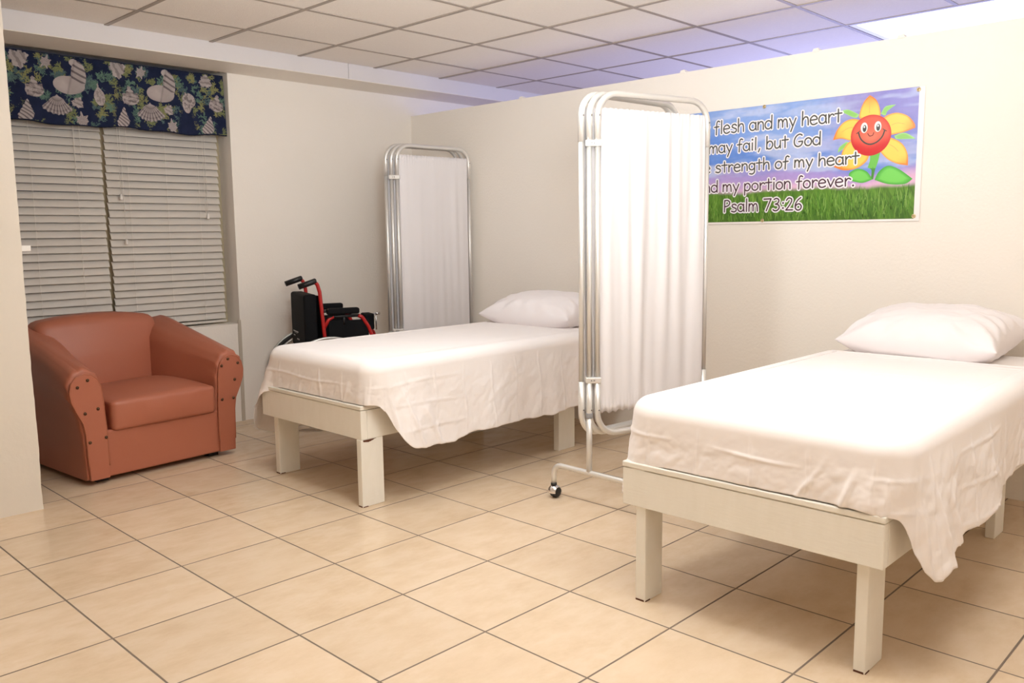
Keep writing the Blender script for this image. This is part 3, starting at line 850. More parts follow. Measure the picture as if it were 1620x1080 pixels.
def pillow(cx, cy, z, lx, ly, T, rz, label, seed, tiltx=0):
    n = 90; A, B = np.meshgrid(np.linspace(-1, 1, n), np.linspace(-1, 1, n), indexing='ij')
    ex = 1 - .07 * (1 - B ** 2) * np.abs(A) ** 4; ey = 1 - .10 * (1 - A ** 2) * np.abs(B) ** 4
    X = A * ex * lx / 2; Y = B * ey * ly / 2
    hgt = ((1 - np.abs(A) ** 2.6).clip(0) * (1 - np.abs(B) ** 2.6).clip(0)) ** .52
    nz = fbm(A * 2.2 + 5, B * 2.2 + 5, seed) - .45; fold = fbm(A * 5 + B * 2 + 9, B * 5 + 9, seed + 3) - .45
    rd = np.hypot(A, B); ang = np.arctan2(B, A)
    pull = .010 * np.sin(ang * 17 + seed) * smoothstep(.55, .95, np.maximum(np.abs(A), np.abs(B))) * (1 - smoothstep(.93, 1, np.maximum(np.abs(A), np.abs(B))))
    edge = .012 * (1 - hgt)
    top = T * .62 * hgt * (1 + .22 * nz) + hgt * .014 * fold + pull
    bot = -T * .38 * np.minimum(hgt, .55) / .55 + pull * .2
    m = MB(); zoff = T * .38
    m.grid(np.stack([X, Y, top + zoff], -1)); m.grid(np.stack([X, Y, np.minimum(bot, top) + zoff], -1)[:, ::-1])
    o = m.build('pillow', M_PILLOW, smooth=True, recalc=False)
    bm = bmesh.new(); bm.from_mesh(o.data); bmesh.ops.remove_doubles(bm, verts=bm.verts, dist=1e-4); bmesh.ops.recalc_face_normals(bm, faces=bm.faces); bm.to_mesh(o.data); bm.free()
    o.location = (cx, cy, z); o.rotation_euler = (0, tiltx, rz)
    tag(o, label, 'pillow', 'white pillows at the bed heads')
pillow(4.09, 3.66, .697, .48, .76, .19, .02, 'white pillow on the farther bed, half hidden by the curtain screen', 4, -.10)
pillow(4.09, 1.30, .714, .50, .69, .205, -.05, 'large white pillow on the nearest bed under the printed banner', 9, -.12)


# ------------------------------------------------------------------ folding curtain screens
def screen(lefts, rights, label, mid, seed, fold_amp):
    """three panels, each from left post to right post; mid panel stands on the castered feet"""
    c = Vector((*lefts[mid], 0)); t = empty('folding_screen', c, label=label, cat='privacy screen', group='three panel curtain screens')
    ZT, ZB, RC, R = 1.872, .345, .105, .0125
    rnd = np.random.RandomState(seed)
    for pi, (A, B) in enumerate(zip(lefts, rights)):
        a, b = Vector((*A, 0)) - c, Vector((*B, 0)) - c; d = (b - a); L = d.length; d.normalize()
        n = Vector((-d.y, d.x, 0))
        P = lambda s, z: a + d * s + Vector((0, 0, z))
        m = MB()
        ov = .0018
        up = round_path([P(0, 1.662), P(0, ZT), P(L, ZT), P(L, 1.662)], RC, 10); m.tube(up, R + ov, 14)
        lo = round_path([P(0, .592), P(0, ZB), P(L, ZB), P(L, .592)], RC, 10); m.tube(lo, R + ov, 14)
        for s in (0, L): m.tube([P(s, .58), P(s, 1.67)], R - .0005, 14)
        fr = m.build('panel_frame', M_ALU, t, smooth=True)
        for z in (1.792, .463): MB().tube([P(.01, z), P(L - .01, z)], .003, 8).build('curtain_rod', M_ALU, fr, smooth=True)
        # screws
        for s in (0, L):
            for z in (1.775, .462):
                q = P(s, z) + (-n) * (R + .001); e = q - n * .003
                MB().tube([q, e], [.004, .003], 10).build('screw', M_SCREW, fr, smooth=True)
        # gathered curtain
        nu, nv = 260, 46; s = np.linspace(.017, L - .017, nu); v = np.linspace(0, 1, nv); Sg, V = np.meshgrid(s, v, indexing='ij')
        z1, z0 = 1.808, .446
        hemw = .006 * np.sin(Sg * 160 + 1) * V ** 6 + .004 * np.sin(Sg * 60) * V
        Z = z1 + (z0 - z1) * V + hemw * .7 + .0012 * np.sin(Sg * 210) * (1 - V) ** 8
        folds = np.zeros_like(Sg)
        for k in range(9):
            f = rnd.uniform(20, 105); p = rnd.uniform(0, 6); dr = rnd.uniform(-14, 14); am = rnd.uniform(.4, 1) * fold_amp * (60 / f) ** .35
            folds += am * np.sin(Sg * f + p + dr * V * .25 + .8 * np.sin(Sg * 9 + p))
        env = .22 + 1.05 * np.sin(V * PI) ** .6
        gath = .0028 * np.sin(Sg * 330 + 2 * np.sin(Sg * 31)) * (np.exp(-((V - .012) / .02) ** 2) + np.exp(-((V - .985) / .02) ** 2))
        pocket = .0045 * (np.exp(-((V - .015) / .008) ** 2) + np.exp(-((V - .985) / .008) ** 2))
        O = folds * env + .0042 + gath * .5
        # hang on the camera side of the rod plane
        X = np.zeros(Sg.shape + (3,))
        for i in range(3): X[..., i] = a[i] + d[i] * Sg - n[i] * (O + pocket)
        X[..., 2] = Z
        m = MB(); m.grid(X); cu = m.build('curtain', M_CURT, fr, smooth=True)
        so = cu.modifiers.new('thickness', 'SOLIDIFY'); so.thickness = .0012
    # hinge clamps joining the posts
    order = lefts
    for z in (1.655, .60):
        m = MB(); A, B = Vector((*lefts[mid], 0)) - c, Vector((*lefts[-1], 0)) - c; d = (B - A).normalized(); n = Vector((-d.y, d.x, 0))
        q = [A - d * .018 + n * .016, B + d * .018 + n * .016, B + d * .018 - n * .016, A - d * .018 - n * .016]
        m.prism([(p.x, p.y) for p in q], 'z', z - .014, z + .014); hc = m.build('hinge_clamp', M_ALU, t, bevel=.004)
        for s in (.25, .6):
            e = A + (B - A) * s + Vector((0, 0, z)) + (n if n.dot(Vector((-.7, -.7, 0))) > 0 else -n) * .016
            nn = (n if n.dot(Vector((-.7, -.7, 0))) > 0 else -n)
            MB().tube([e, e + nn * .002], .0035, 8).build('screw', M_SCREW, hc, smooth=True)
    # feet at both posts of the middle panel
    A, B = Vector((*lefts[mid], 0)) - c, Vector((*rights[mid], 0)) - c; d = (B - A).normalized(); n = Vector((-d.y, d.x, 0))
    for k, Q in enumerate((A, B)):
        m = MB(); m.tube([Q + Vector((0, 0, .172)), Q + Vector((0, 0, .45))], .0135, 14); m.build('foot_post', M_ALU, t, smooth=True)
        MB().tube([Q + Vector((0, 0, .425)), Q + Vector((0, 0, .447))], .0175, 16).build('post_clamp', M_CLAMP, t, bevel=.002)
        h = .222; dirn = Vector((0.02, 1, 0)).normalized() if abs(d.x) > .5 else Vector((1, 0, 0))
        hn = .315; m = MB(); m.tube(round_path([Q - dirn * hn + Vector((0, 0, .068)), Q - dirn * hn + Vector((0, 0, .165)), Q + dirn * h + Vector((0, 0, .165)), Q + dirn * h + Vector((0, 0, .068))], .05, 8), .0125, 14)
        fb = m.build('foot_bar', M_ALU, t, smooth=True)
        for sg in (-1, 1):
            q = Q + dirn * (h if sg > 0 else -hn)
            m = MB(); m.tube([q + Vector((0, 0, .062)), q + Vector((0, 0, .074))], .0145, 14); m.build('stem_collar', M_BLACK, fb, smooth=True)
            # twin-hooded chrome caster
            co = q + Vector((.006, -.004, .028))
            ca = MB(); seg = 16
            prof = [(.002, -.021), (.020, -.0195), (.0255, -.012), (.0268, 0), (.0255, .012), (.020, .0195), (.002, .021)]
            ca.lathe(prof, 22, 'y', co); wv = ca.build('caster_wheel', M_BLACK, fb, smooth=True)
            hm = MB(); vv = []; nA, nB = 14, 9
            for i in range(nA + 1):
                th = math.radians(-10) + math.radians(200) * i / nA
                for j in range(nB + 1):
                    w = -.0225 + .045 * j / nB; rr = .0295 * (1 - .25 * (w / .0225) ** 2)
                    vv.append((co.x + rr * math.cos(th) * .98 - .004, co.y + w, co.z + .004 + rr * math.sin(th)))
            hm.add(vv, [(i * (nB + 1) + j, i * (nB + 1) + j + 1, (i + 1) * (nB + 1) + j + 1, (i + 1) * (nB + 1) + j) for i in range(nA) for j in range(nB)])
            hd = hm.build('caster_hood', M_CHROME, fb, smooth=True); so = hd.modifiers.new('thickness', 'SOLIDIFY'); so.thickness = .0025; so.offset = 1
            MB().tube([co + Vector((-.004, 0, .030)), q + Vector((0, 0, .064))], .0085, 12).build('caster_stem', M_CHROME, fb, smooth=True)

screen([(2.962, 2.439), (2.985, 2.412), (3.010, 2.385)], [(3.604, 2.392), (3.631, 2.377), (3.627, 2.212)],
       'white curtain screen on a castered frame standing between the two beds', 1, 5, .0030)
screen([(3.652, 4.73), (3.676, 4.70), (3.701, 4.672)], [(4.285, 4.705), (4.312, 4.672), (4.338, 4.637)],
       'white curtain screen in the far corner behind the wheelchair', 1, 6, .0013)


# ------------------------------------------------------------------ wheelchair
def wheelchair():
    t = empty('wheelchair', (3.172, 4.957, 0), math.radians(-20), label='black folding wheelchair with red frame parked behind the farther bed', cat='wheelchair')
    h = .21
    for sg in (-1, 1):
        y = sg * h; yo = y + sg * .0
        m = MB()
        m.tube(round_path([(-.10, y, .948), (-.015, y, .972), (.005, y, .90), (.035, y, .50), (.035, y, .30)], [0, .03, .03, .1, 0], 6), .0125, 12)
        m.build('back_post', M_RED, t, smooth=True)
        m = MB(); m.tube(round_path([(.025, y, .66), (.055, y, .715), (.09, y, .735)], .03, 6), .0115, 12); m.build('armrest_bracket', M_RED, t, smooth=True)
        m = MB(); m.tube(round_path([(.05, y, .735), (.262, y, .735)], .03, 6), .0105, 12); m.build('armrest_bar', M_BLACK, t, smooth=True)
        m = MB(); m.tube(round_path([(.255, y, .736), (.285, y, .72), (.325, y, .655), (.345, y, .60), (.35, y, .50)], .03, 6), .0125, 12); m.build('armrest_upright', M_RED, t, smooth=True)
        m = MB(); m.tube([(.03, y, .50), (.43, y, .50)], .0115, 12); m.build('seat_rail', M_RED, t, smooth=True)
        m = MB(); m.tube(round_path([(.03, y, .30), (.03, y, .23), (.40, y, .23), (.43, y, .50)], .04, 6), .0115, 12); m.build('lower_rail', M_RED, t, smooth=True)
        m = MB(); xe_ = .50 if sg > 0 else .44; m.tube(round_path([(.36, y, .585), (xe_ - .02, y, .585), (xe_, y, .50), (xe_, y, .15)], .03, 6), .011, 12); m.build('legrest_hanger', M_RED, t, smooth=True)
        MB().tube([(-.125, y, .938), (-.13, y, .938), (-.02, y, .973), (-.015, y, .974)], [.012, .0185, .0185, .014], 14).build('push_grip', M_BLACK, t, smooth=True)
        m = MB(); m.box(.045, .262, y - .027, y + .027, .748, .790); m.build('armrest_pad', M_NYLON, t, bevel=.014, seg=4)
        m = MB(); m.tube([(.16, y, .68), (.16, y, .735)], .009, 10); m.build('armrest_post', M_BLACK, t, smooth=True)
        m = MB(); m.box(.055, .325, y - .004, y + .004, .51, .708); m.build('side_guard', M_NYLON, t, bevel=.003)
        # large rear wheel
        yw = y + sg * .055; R = .305; cx, cz = .035, R
        m = MB(); m.tube([(cx + (R - .012) * math.cos(a), yw, cz + (R - .012) * math.sin(a)) for a in np.linspace(0, 2 * PI, 48, endpoint=False)], .0118, 10, closed=True)
        wl = m.build('rear_wheel', M_RUBBER, t, smooth=True)
        m = MB(); m.tube([(cx + (R - .034) * math.cos(a), yw, cz + (R - .034) * math.sin(a)) for a in np.linspace(0, 2 * PI, 48, endpoint=False)], .010, 8, closed=True); m.build('rim', M_RIM, wl, smooth=True)
        m = MB(); m.tube([(cx + (R - .004) * math.cos(a), yw + sg * .032, cz + (R - .004) * math.sin(a)) for a in np.linspace(0, 2 * PI, 56, endpoint=False)], .0095, 10, closed=True); m.build('hand_rim', M_RIM, wl, smooth=True)
        m = MB(); m.tube([(cx, yw - .03, cz), (cx, yw + .03, cz)], .026, 16); m.build('hub', M_RIM, wl, bevel=.003)
        m = MB()
        for k in range(18):
            a = 2 * PI * k / 18; b = a + .35 * (1 if k % 2 else -1)
            m.tube([(cx + .024 * math.cos(b), yw + (.015 if k % 2 else -.015), cz + .024 * math.sin(b)), (cx + (R - .04) * math.cos(a), yw, cz + (R - .04) * math.sin(a))], .0014, 5)
        m.build('spokes', M_CHROME, wl, smooth=True)
        # front caster
        m = MB(); m.lathe([(.004, -.013), (.06, -.014), (.078, -.011), (.085, 0), (.078, .011), (.06, .014), (.004, .013)], 26, 'y', (.41, y + sg * .01, .085)); m.build('caster_wheel', M_RUBBER, t, smooth=True)
        m = MB(); m.tube([(.41, y + sg * .01, .18), (.405, y, .30)], .011, 10); m.box(.395, .425, y + sg * .01 - .022, y + sg * .01 + .022, .172, .182)
        for q in (-.02, .02): m.tube([(.41, y + sg * .01 + q, .085), (.41, y + sg * .01 + q, .178)], .005, 8)
        m.build('caster_fork', M_BLACK, t)
        m = MB(); m.box(xe_ - .004, xe_ + .01, y - sg * .09 - .055, y - sg * .09 + .055, .15, .29); m.build('footplate', M_BLACK, t, bevel=.005)
    # calf pad, its post and knob at the far side
    m = MB(); m.box(.385, .455, .08, .20, .60, .715); m.build('calf_pad', M_NYLON, t, bevel=.012, seg=3)
    m = MB(); m.tube([(.45, .21, .700), (.52, .21, .700)], .006, 8); m.tube([(.505, .21, .585), (.505, .21, .705)], .0055, 10); m.tube([(.50, .21, .700), (.533, .21, .702)], .010, 10); m.build('legrest_post', M_CHROME, t, smooth=True)
    # back upholstery, slightly slung
    ny = 15; ys_ = np.linspace(-h, h, ny); V = []
    rows = [(.875, -.002), (.74, .010), (.60, .024), (.505, .030)]
    for z, x in rows:
        for y in ys_: V.append((x - .022 * (1 - (y / h) ** 2), y, z))
    n1 = len(V); 
    for z, x in rows:
        for y in ys_: V.append((x + .012 - .022 * (1 - (y / h) ** 2), y, z))
    F = []
    for i in range(3):
        for j in range(ny - 1):
            q = (i * ny + j, i * ny + j + 1, (i + 1) * ny + j + 1, (i + 1) * ny + j); F.append(q); F.append(tuple(n1 + k for k in reversed(q)))
    for j in range(ny - 1): F.append((j, n1 + j, n1 + j + 1, j + 1)); F.append((3 * ny + j, 3 * ny + j + 1, n1 + 3 * ny + j + 1, n1 + 3 * ny + j))
    for i in range(3):
        F.append((i * ny, (i + 1) * ny, n1 + (i + 1) * ny, n1 + i * ny)); F.append((i * ny + ny - 1, n1 + i * ny + ny - 1, n1 + (i + 1) * ny + ny - 1, (i + 1) * ny + ny - 1))
    bk = MB().add(V, F).build('back_upholstery', M_NYLON, t, auto=.9)
    m = MB(); m.box(-.10, -.012, -h + .005, h + .005, .52, .885); m.build('back_pocket', M_NYLON, bk, bevel=.018, seg=3)
    # illegible small white print low on the pocket
    r = random.Random(3)
    for row, (z, ya, yb) in enumerate(((.622, .0, .155), (.612, .03, .12), (.594, .10, .15), (.575, -.03, .04))):
        y = ya; m = MB()
        while y < yb:
            w = r.uniform(.004, .010); hh = .0015 if row == 1 else r.uniform(.006, .010)
            m.box(-.1012, -.0998, y, y + w, z - hh / 2, z + hh / 2); y += w + r.uniform(.002, .004)
        m.build('white_print', M_LOGO, bk)
    m = MB(); m.box(.05, .46, -h + .005, h - .005, .495, .525); m.build('seat', M_NYLON, t, bevel=.01)
    m = MB(); m.tube([(.2, -h, .24), (.2, h, .49)], .010, 10); m.build('cross_brace', M_RED, t, smooth=True)
    m = MB(); m.tube([(.225, h, .24), (.225, -h, .49)], .010, 10); m.build('cross_brace', M_RED, t, smooth=True)
wheelchair()


# ------------------------------------------------------------------ banner
def banner():
    XF = XP - .004; Y0 = 3.13; ZB, ZT, WL = 1.303, 1.945, 1.636
    t = empty('wall_banner', (XP - .002, Y0 - WL / 2, (ZB + ZT) / 2), label='vinyl banner with a psalm verse and a smiling flower on the partition wall', cat='banner')
    oy, oz = Y0 - WL / 2, (ZB + ZT) / 2
    K = lambda bx, z, lay: (-(.003 + lay * .0004), Y0 - bx - oy, z - oz)       # banner coords to local

    def face_out(o):
        bm = bmesh.new(); bm.from_mesh(o.data)
        for f in bm.faces:
            f.normal_update()
            if f.normal.x > 0: f.normal_flip()
        bm.to_mesh(o.data); bm.free(); return o

    def field_mesh(strokes, lay, cell):
        """flat lettering: everything closer to a stroke than its half width, by marching squares. strokes: list of (points, half width)"""
        allp = np.array([p for pts, w in strokes for p in pts]); mw = max(w for _, w in strokes) + 2 * cell
        ax = np.arange(allp[:, 0].min() - mw, allp[:, 0].max() + mw + cell, cell); az = np.arange(allp[:, 1].min() - mw, allp[:, 1].max() + mw + cell, cell)
        GX, GZ = np.meshgrid(ax, az, indexing='ij'); Fd = np.full(GX.shape, 9.0)
        for pts, w in strokes:
            P = [np.array(p, float) for p in pts]
            for a, b in zip(P[:-1], P[1:]):
                i0 = max(int((min(a[0], b[0]) - mw - ax[0]) / cell), 0); i1 = int((max(a[0], b[0]) + mw - ax[0]) / cell) + 2
                j0 = max(int((min(a[1], b[1]) - mw - az[0]) / cell), 0); j1 = int((max(a[1], b[1]) + mw - az[0]) / cell) + 2
                X, Z = GX[i0:i1, j0:j1], GZ[i0:i1, j0:j1]; d = b - a; L = max(d @ d, 1e-12)
                tt = np.clip(((X - a[0]) * d[0] + (Z - a[1]) * d[1]) / L, 0, 1)
                Fd[i0:i1, j0:j1] = np.minimum(Fd[i0:i1, j0:j1], np.hypot(X - a[0] - tt * d[0], Z - a[1] - tt * d[1]) - w)
        mb = MB(); ids = {}

        def vert(key, x, z):
            if key not in ids: ids[key] = len(mb.v); mb.v.append(K(x, z, lay))
            return ids[key]
        ins = Fd < 0; cnt = ins[:-1, :-1].astype(int) + ins[1:, :-1] + ins[1:, 1:] + ins[:-1, 1:]
        for i, j in zip(*np.nonzero(cnt)):
            cs = [(i, j), (i + 1, j), (i + 1, j + 1), (i, j + 1)]; pl = []
            for k in range(4):
                a, b = cs[k], cs[(k + 1) % 4]; fa, fb = Fd[a], Fd[b]
                if fa < 0: pl.append(vert(a, ax[a[0]], az[a[1]]))
                if (fa < 0) != (fb < 0):
                    q = fa / (fa - fb); pl.append(vert((min(a, b), max(a, b)), ax[a[0]] + (ax[b[0]] - ax[a[0]]) * q, az[a[1]] + (az[b[1]] - az[a[1]]) * q))
            if len(pl) > 2: mb.f.append(tuple(pl))
        return mb
    # sheet with printed sky and grass
    nx, nz = 760, 300
    U, Z = np.meshgrid(np.linspace(0, WL, nx), np.linspace(ZB, ZT, nz), indexing='ij')
    v = (Z - ZB) / (ZT - ZB); n = fbm(U * 2.2, Z * 7, 31, 5); n2 = fbm(U * 3.1 + 4, Z * 13 + 2, 37, 5)
    blue, deep, lav, pink, pale = srgb(126, 160, 222), srgb(88, 134, 214), srgb(170, 146, 210), srgb(226, 180, 208), srgb(186, 198, 232)
    vio = srgb(134, 116, 194)
    vv = v + (n - .47) * .35
    C = pink + (lav - pink) * smoothstep(.28, .42, vv)[..., None]
    C = C + (deep - C) * smoothstep(.42, .56, vv)[..., None]
    C = C + (blue - C) * smoothstep(.62, .78, vv)[..., None]
    C = C + (pale - C) * (smoothstep(.50, .70, n2) * .75 + .18 * fbm(U * 14, Z * 40, 91, 3))[..., None]
    rgt = smoothstep(1.05, 1.5, U + (n2 - .5) * .5)
    C = C + (vio - C) * (rgt * smoothstep(.50, .75, vv) * .75)[..., None]
    C = C + (pink - C) * (rgt * smoothstep(.48, .36, vv) * .8)[..., None]
    C = C + (pale - C) * (smoothstep(.58, .66, fbm(U * 1.7 + 3, Z * 9 + 1, 52, 4)) * smoothstep(.6, .9, v) * .6)[..., None]
    C *= (.93 + .14 * fbm(U * 60, Z * 60, 44, 2))[..., None]
    # grass field base
    gtop = 1.478 + .02 * (fbm(U[:, 0] * 9, U[:, 0] * 0 + 2, 61) - .45) + .015 * np.abs(np.sin(U[:, 0] * 4.2 + .5))
    gm = smoothstep(.010, -.02, Z - gtop[:, None])
    gd, gl = srgb(46, 84, 22), srgb(104, 150, 52)
    st = fbm(U * 95 + 5 * np.sin(Z * 18), Z * 9, 71, 3); G = gd + (gl - gd) * np.clip(st * 1.15 + .25 * (Z - ZB) / .2 - .12, 0, 1)[..., None]
    C = C + (G - C) * gm[..., None]
    b = (U > WL - .028) | (U < .02) | (Z < ZB + .012); C[b] = srgb(240, 234, 232)
    m = MB(); wob = .0006 * np.sin(U * 9) + .006 * np.exp(-((Z - ZB - .028 - .014 * np.sin((U - .6) * 1.6)) / .012) ** 2) * smoothstep(.8, 1.0, U) * 0.2
    m.grid(np.stack([-(.002 + wob * 0 + .0008), Y0 - U - oy, Z - oz], -1) if False else np.stack([np.full_like(U, -.0028), Y0 - U - oy, Z - oz], -1))
    sh = m.build('banner_sheet', attr_mat('printed_vinyl', .30, .5), t, smooth=True, recalc=False); set_print(sh, C.reshape(-1, 3))
    so = sh.modifiers.new('thickness', 'SOLIDIFY'); so.thickness = .0008; so.offset = 0

    def poly(name, pts, mt, lay, par, grad=None):
        """filled outline (fan from centroid); grad(x,z)->colour for each vertex with inner rings"""
        P = np.array(pts); c = P.mean(0); rings = [1, .93, .82, .66, .45, .22]
        V = []; n = len(P); cols = []
        for r in rings:
            for p in P:
                q = c + (p - c) * r; V.append(K(q[0], q[1], lay)); cols.append(r)
        V.append(K(c[0], c[1], lay)); cols.append(0)
        F = []
        for i in range(len(rings) - 1):
            for k in range(n):
                l = (k + 1) % n; F.append((i * n + k, i * n + l, (i + 1) * n + l, (i + 1) * n + k))
        for k in range(n): F.append(((len(rings) - 1) * n + k, (len(rings) - 1) * n + (k + 1) % n, len(V) - 1))
        o = face_out(MB().add(V, F).build(name, mt, par, recalc=False))
        if grad is not None:
            XY = np.array([(Y0 - oy - v_[1], v_[2] + oz) for v_ in V]); set_print(o, np.array([grad(x, z, r) for (x, z), r in zip(XY, cols)]))
        return o
    PR = attr_mat('printed_flower_ink', .32, .5)

    def bez(pts, n=10):
        """closed smooth outline through points (Catmull-Rom); a point with third value 1 is a sharp corner"""
        out = []; m_ = len(pts)
        for i in range(m_):
            p0, p1, p2, p3 = [np.array(pts[(i + k) % m_][:2], float) for k in (-1, 0, 1, 2)]
            if len(pts[i]) > 2: p0 = p1
            if len(pts[(i + 1) % m_]) > 2: p3 = p2
            for k in range(n):
                s = k / n
                out.append(.5 * (2 * p1 + (p2 - p0) * s + (2 * p0 - 5 * p1 + 4 * p2 - p3) * s * s + (3 * p1 - p0 - 3 * p2 + p3) * s ** 3))
        return out
    fl = poly('flower_stem', bez([(1.383, 1.65, 1), (1.435, 1.65, 1), (1.425, 1.60), (1.412, 1.56), (1.405, 1.515, 1), (1.392, 1.515, 1), (1.395, 1.56), (1.375, 1.575, 1), (1.385, 1.61)]), PR, 1.2, t,
              lambda x, z, r: srgb(110, 190, 80) if z > 1.57 else srgb(70, 140, 50))
    ge = lambda a, bb_: (lambda x, z, r: np.array(a) + (np.array(bb_) - a) * smoothstep(.6, 1.0, r))
    G1 = ge(srgb(118, 208, 92), srgb(74, 168, 60)); G2 = ge(srgb(140, 200, 104), srgb(160, 214, 128))
    poly('flower_leaf', bez([(1.285, 1.515, 1), (1.282, 1.552), (1.325, 1.572), (1.372, 1.555), (1.402, 1.515, 1), (1.35, 1.500)]), PR, 1.4, t, G1)
    poly('flower_leaf', bez([(1.412, 1.512, 1), (1.432, 1.552), (1.475, 1.578), (1.530, 1.558), (1.596, 1.508, 1), (1.56, 1.485), (1.48, 1.488)]), PR, 1.4, t, G1)
    for pts in ([(1.225, 1.868, 1), (1.265, 1.872), (1.322, 1.842, 1), (1.30, 1.828)], [(1.43, 1.835, 1), (1.452, 1.868), (1.502, 1.872, 1), (1.462, 1.845), (1.452, 1.825)],
                [(1.50, 1.722, 1), (1.55, 1.732), (1.602, 1.70, 1), (1.55, 1.702), (1.51, 1.706)], [(1.262, 1.712, 1), (1.226, 1.688), (1.218, 1.66, 1), (1.25, 1.68), (1.285, 1.70)]):
        poly('flower_leaf', bez(pts, 6), PR, 1.6, t, G2)
    YL, ORG = srgb(248, 206, 92), srgb(243, 132, 52)
    petals = [([(1.372, 1.932, 1), (1.345, 1.905), (1.327, 1.86), (1.33, 1.82), (1.42, 1.82), (1.424, 1.86), (1.405, 1.905)], (1.372, 1.95)),
              ([(1.43, 1.805, 1), (1.465, 1.826), (1.51, 1.832), (1.56, 1.812), (1.592, 1.775), (1.598, 1.752, 1), (1.54, 1.735), (1.46, 1.725, 1)], (1.62, 1.745)),
              ([(1.44, 1.72, 1), (1.49, 1.712), (1.54, 1.68), (1.567, 1.63), (1.571, 1.574, 1), (1.52, 1.585), (1.47, 1.612), (1.43, 1.655, 1)], (1.58, 1.54)),
              ([(1.335, 1.812, 1), (1.29, 1.824), (1.245, 1.812), (1.21, 1.775), (1.19, 1.726, 1), (1.235, 1.73), (1.285, 1.716), (1.32, 1.72, 1)], (1.17, 1.72)),
              ([(1.32, 1.72, 1), (1.275, 1.71), (1.245, 1.672), (1.232, 1.63), (1.20, 1.588, 1), (1.255, 1.568), (1.32, 1.575), (1.37, 1.61), (1.385, 1.66, 1)], (1.22, 1.54))]
    for pts, tip in petals:
        tp = np.array(tip)
        poly('flower_petal', bez(pts, 8), PR, 2.0, t, lambda x, z, r, tp=tp: YL + (ORG - YL) * np.clip(.75 * smoothstep(.80, 1.0, r) + .8 * smoothstep(.10, .02, math.hypot(x - tp[0], z - tp[1])), 0, 1))
    # round smiling face
    cx, cz, R = 1.384, 1.734, .101
    def fcol(x, z, r):
        d = (z - cz) / R; a = srgb(230, 92, 70); bq = srgb(204, 20, 28); hi = srgb(240, 142, 112)
        c = a + (bq - a) * smoothstep(.1, -.55, d); c = c + (hi - c) * .6 * math.exp(-(((x - cx) / R / .5) ** 2 + ((d + .1) / .35) ** 2))
        return c + (srgb(196, 40, 42) - c) * .8 * smoothstep(.85, 1.0, math.hypot(x - cx, z - cz) / R)
    fa = poly('flower_face', [(cx + R * math.cos(a), cz + R * math.sin(a)) for a in np.linspace(0, 2 * PI, 48, endpoint=False)], PR, 2.6, t, fcol)
    EL = lambda x, z, rx, rz, n=24: [(x + rx * math.cos(a), z + rz * math.sin(a)) for a in np.linspace(0, 2 * PI, n, endpoint=False)]
    flat = lambda c: (lambda x, z, r: c)
    for ex in (1.350, 1.418):
        poly('eye', EL(ex, 1.774, .0175, .026), PR, 3.0, fa, flat(srgb(235, 232, 230)))
        poly('iris', EL(ex + .002, 1.770, .0095, .0175), PR, 3.4, fa, flat(srgb(70, 66, 64)))
        poly('glint', EL(ex + .001, 1.778, .004, .006, 12), PR, 3.8, fa, flat(srgb(240, 240, 240)))

    # stroke drawing: ribbons with round ends
    def ribbon(mb, pts, w, lay):
        P = [np.array(p, float) for p in pts]; n = len(P)
        if n == 1 or np.hypot(*(P[-1] - P[0])) < 1e-6 and n == 2:
            c = P[0]; k = 12; mb.add([K(*(c + w * np.array([math.cos(a), math.sin(a)])), lay) for a in np.linspace(0, 2 * PI, k, endpoint=False)], [tuple(range(k))]); return
        L, Rr = [], []
        for i in range(n):
            tt = P[min(i + 1, n - 1)] - P[max(i - 1, 0)]; tt = tt / max(np.hypot(*tt), 1e-9); nn = np.array([-tt[1], tt[0]]); L.append(P[i] + nn * w); Rr.append(P[i] - nn * w)
        def capf(p, tt, k=6):
            a0 = math.atan2(tt[1], tt[0]); return [p + w * np.array([math.cos(a0 + PI / 2 - PI * i / k), math.sin(a0 + PI / 2 - PI * i / k)]) for i in range(1, k)]
        base = len(mb.v)
        mb.add([K(*p, lay) for p in L] + [K(*p, lay) for p in Rr], [(i, i + 1, n + i + 1, n + i) for i in range(n - 1)])
        for p, q, l, rr in ((P[-1], P[-2], L[-1], Rr[-1]), (P[0], P[1], Rr[0], L[0])):
            tt = p - q; cp = capf(p, tt); mb.add([K(*x, lay) for x in [l] + cp + [rr]], [tuple(range(len(cp) + 2))])

    def stroke(pts, n=8):
        """pts: smooth open curve through points"""
        if len(pts) < 3: return [np.array(p, float) for p in pts]
        out = []; m_ = len(pts)
        for i in range(m_ - 1):
            g = lambda k: np.array(pts[min(max(i + k, 0), m_ - 1)], float)
            p0, p1, p2, p3 = g(-1), g(0), g(1), g(2)
            for k in range(n):
                s = k / n; out.append(.5 * (2 * p1 + (p2 - p0) * s + (2 * p0 - 5 * p1 + 4 * p2 - p3) * s * s + (3 * p1 - p0 - 3 * p2 + p3) * s ** 3))
        out.append(np.array(pts[-1], float)); return out
    vein = mat('printed_vein_ink', (.55, .33, .10), .35)
    for vn in ([(1.374, 1.845), (1.373, 1.87), (1.371, 1.90)], [(1.485, 1.775), (1.51, 1.782), (1.545, 1.776)], [(1.478, 1.682), (1.50, 1.668), (1.522, 1.645)], [(1.292, 1.782), (1.265, 1.778), (1.235, 1.762)]):
        m = MB(); ribbon(m, stroke(vn), .0009, 2.3); face_out(m.build('petal_vein', vein, t, recalc=False))
    m = MB(); ribbon(m, stroke([(1.322, 1.752), (1.335, 1.72), (1.36, 1.697), (1.388, 1.690), (1.418, 1.70), (1.442, 1.724), (1.452, 1.752)]), .0036, 3.4)
    ribbon(m, [(1.312, 1.748), (1.330, 1.760)], .002, 3.6); ribbon(m, [(1.443, 1.760), (1.461, 1.749)], .002, 3.6)
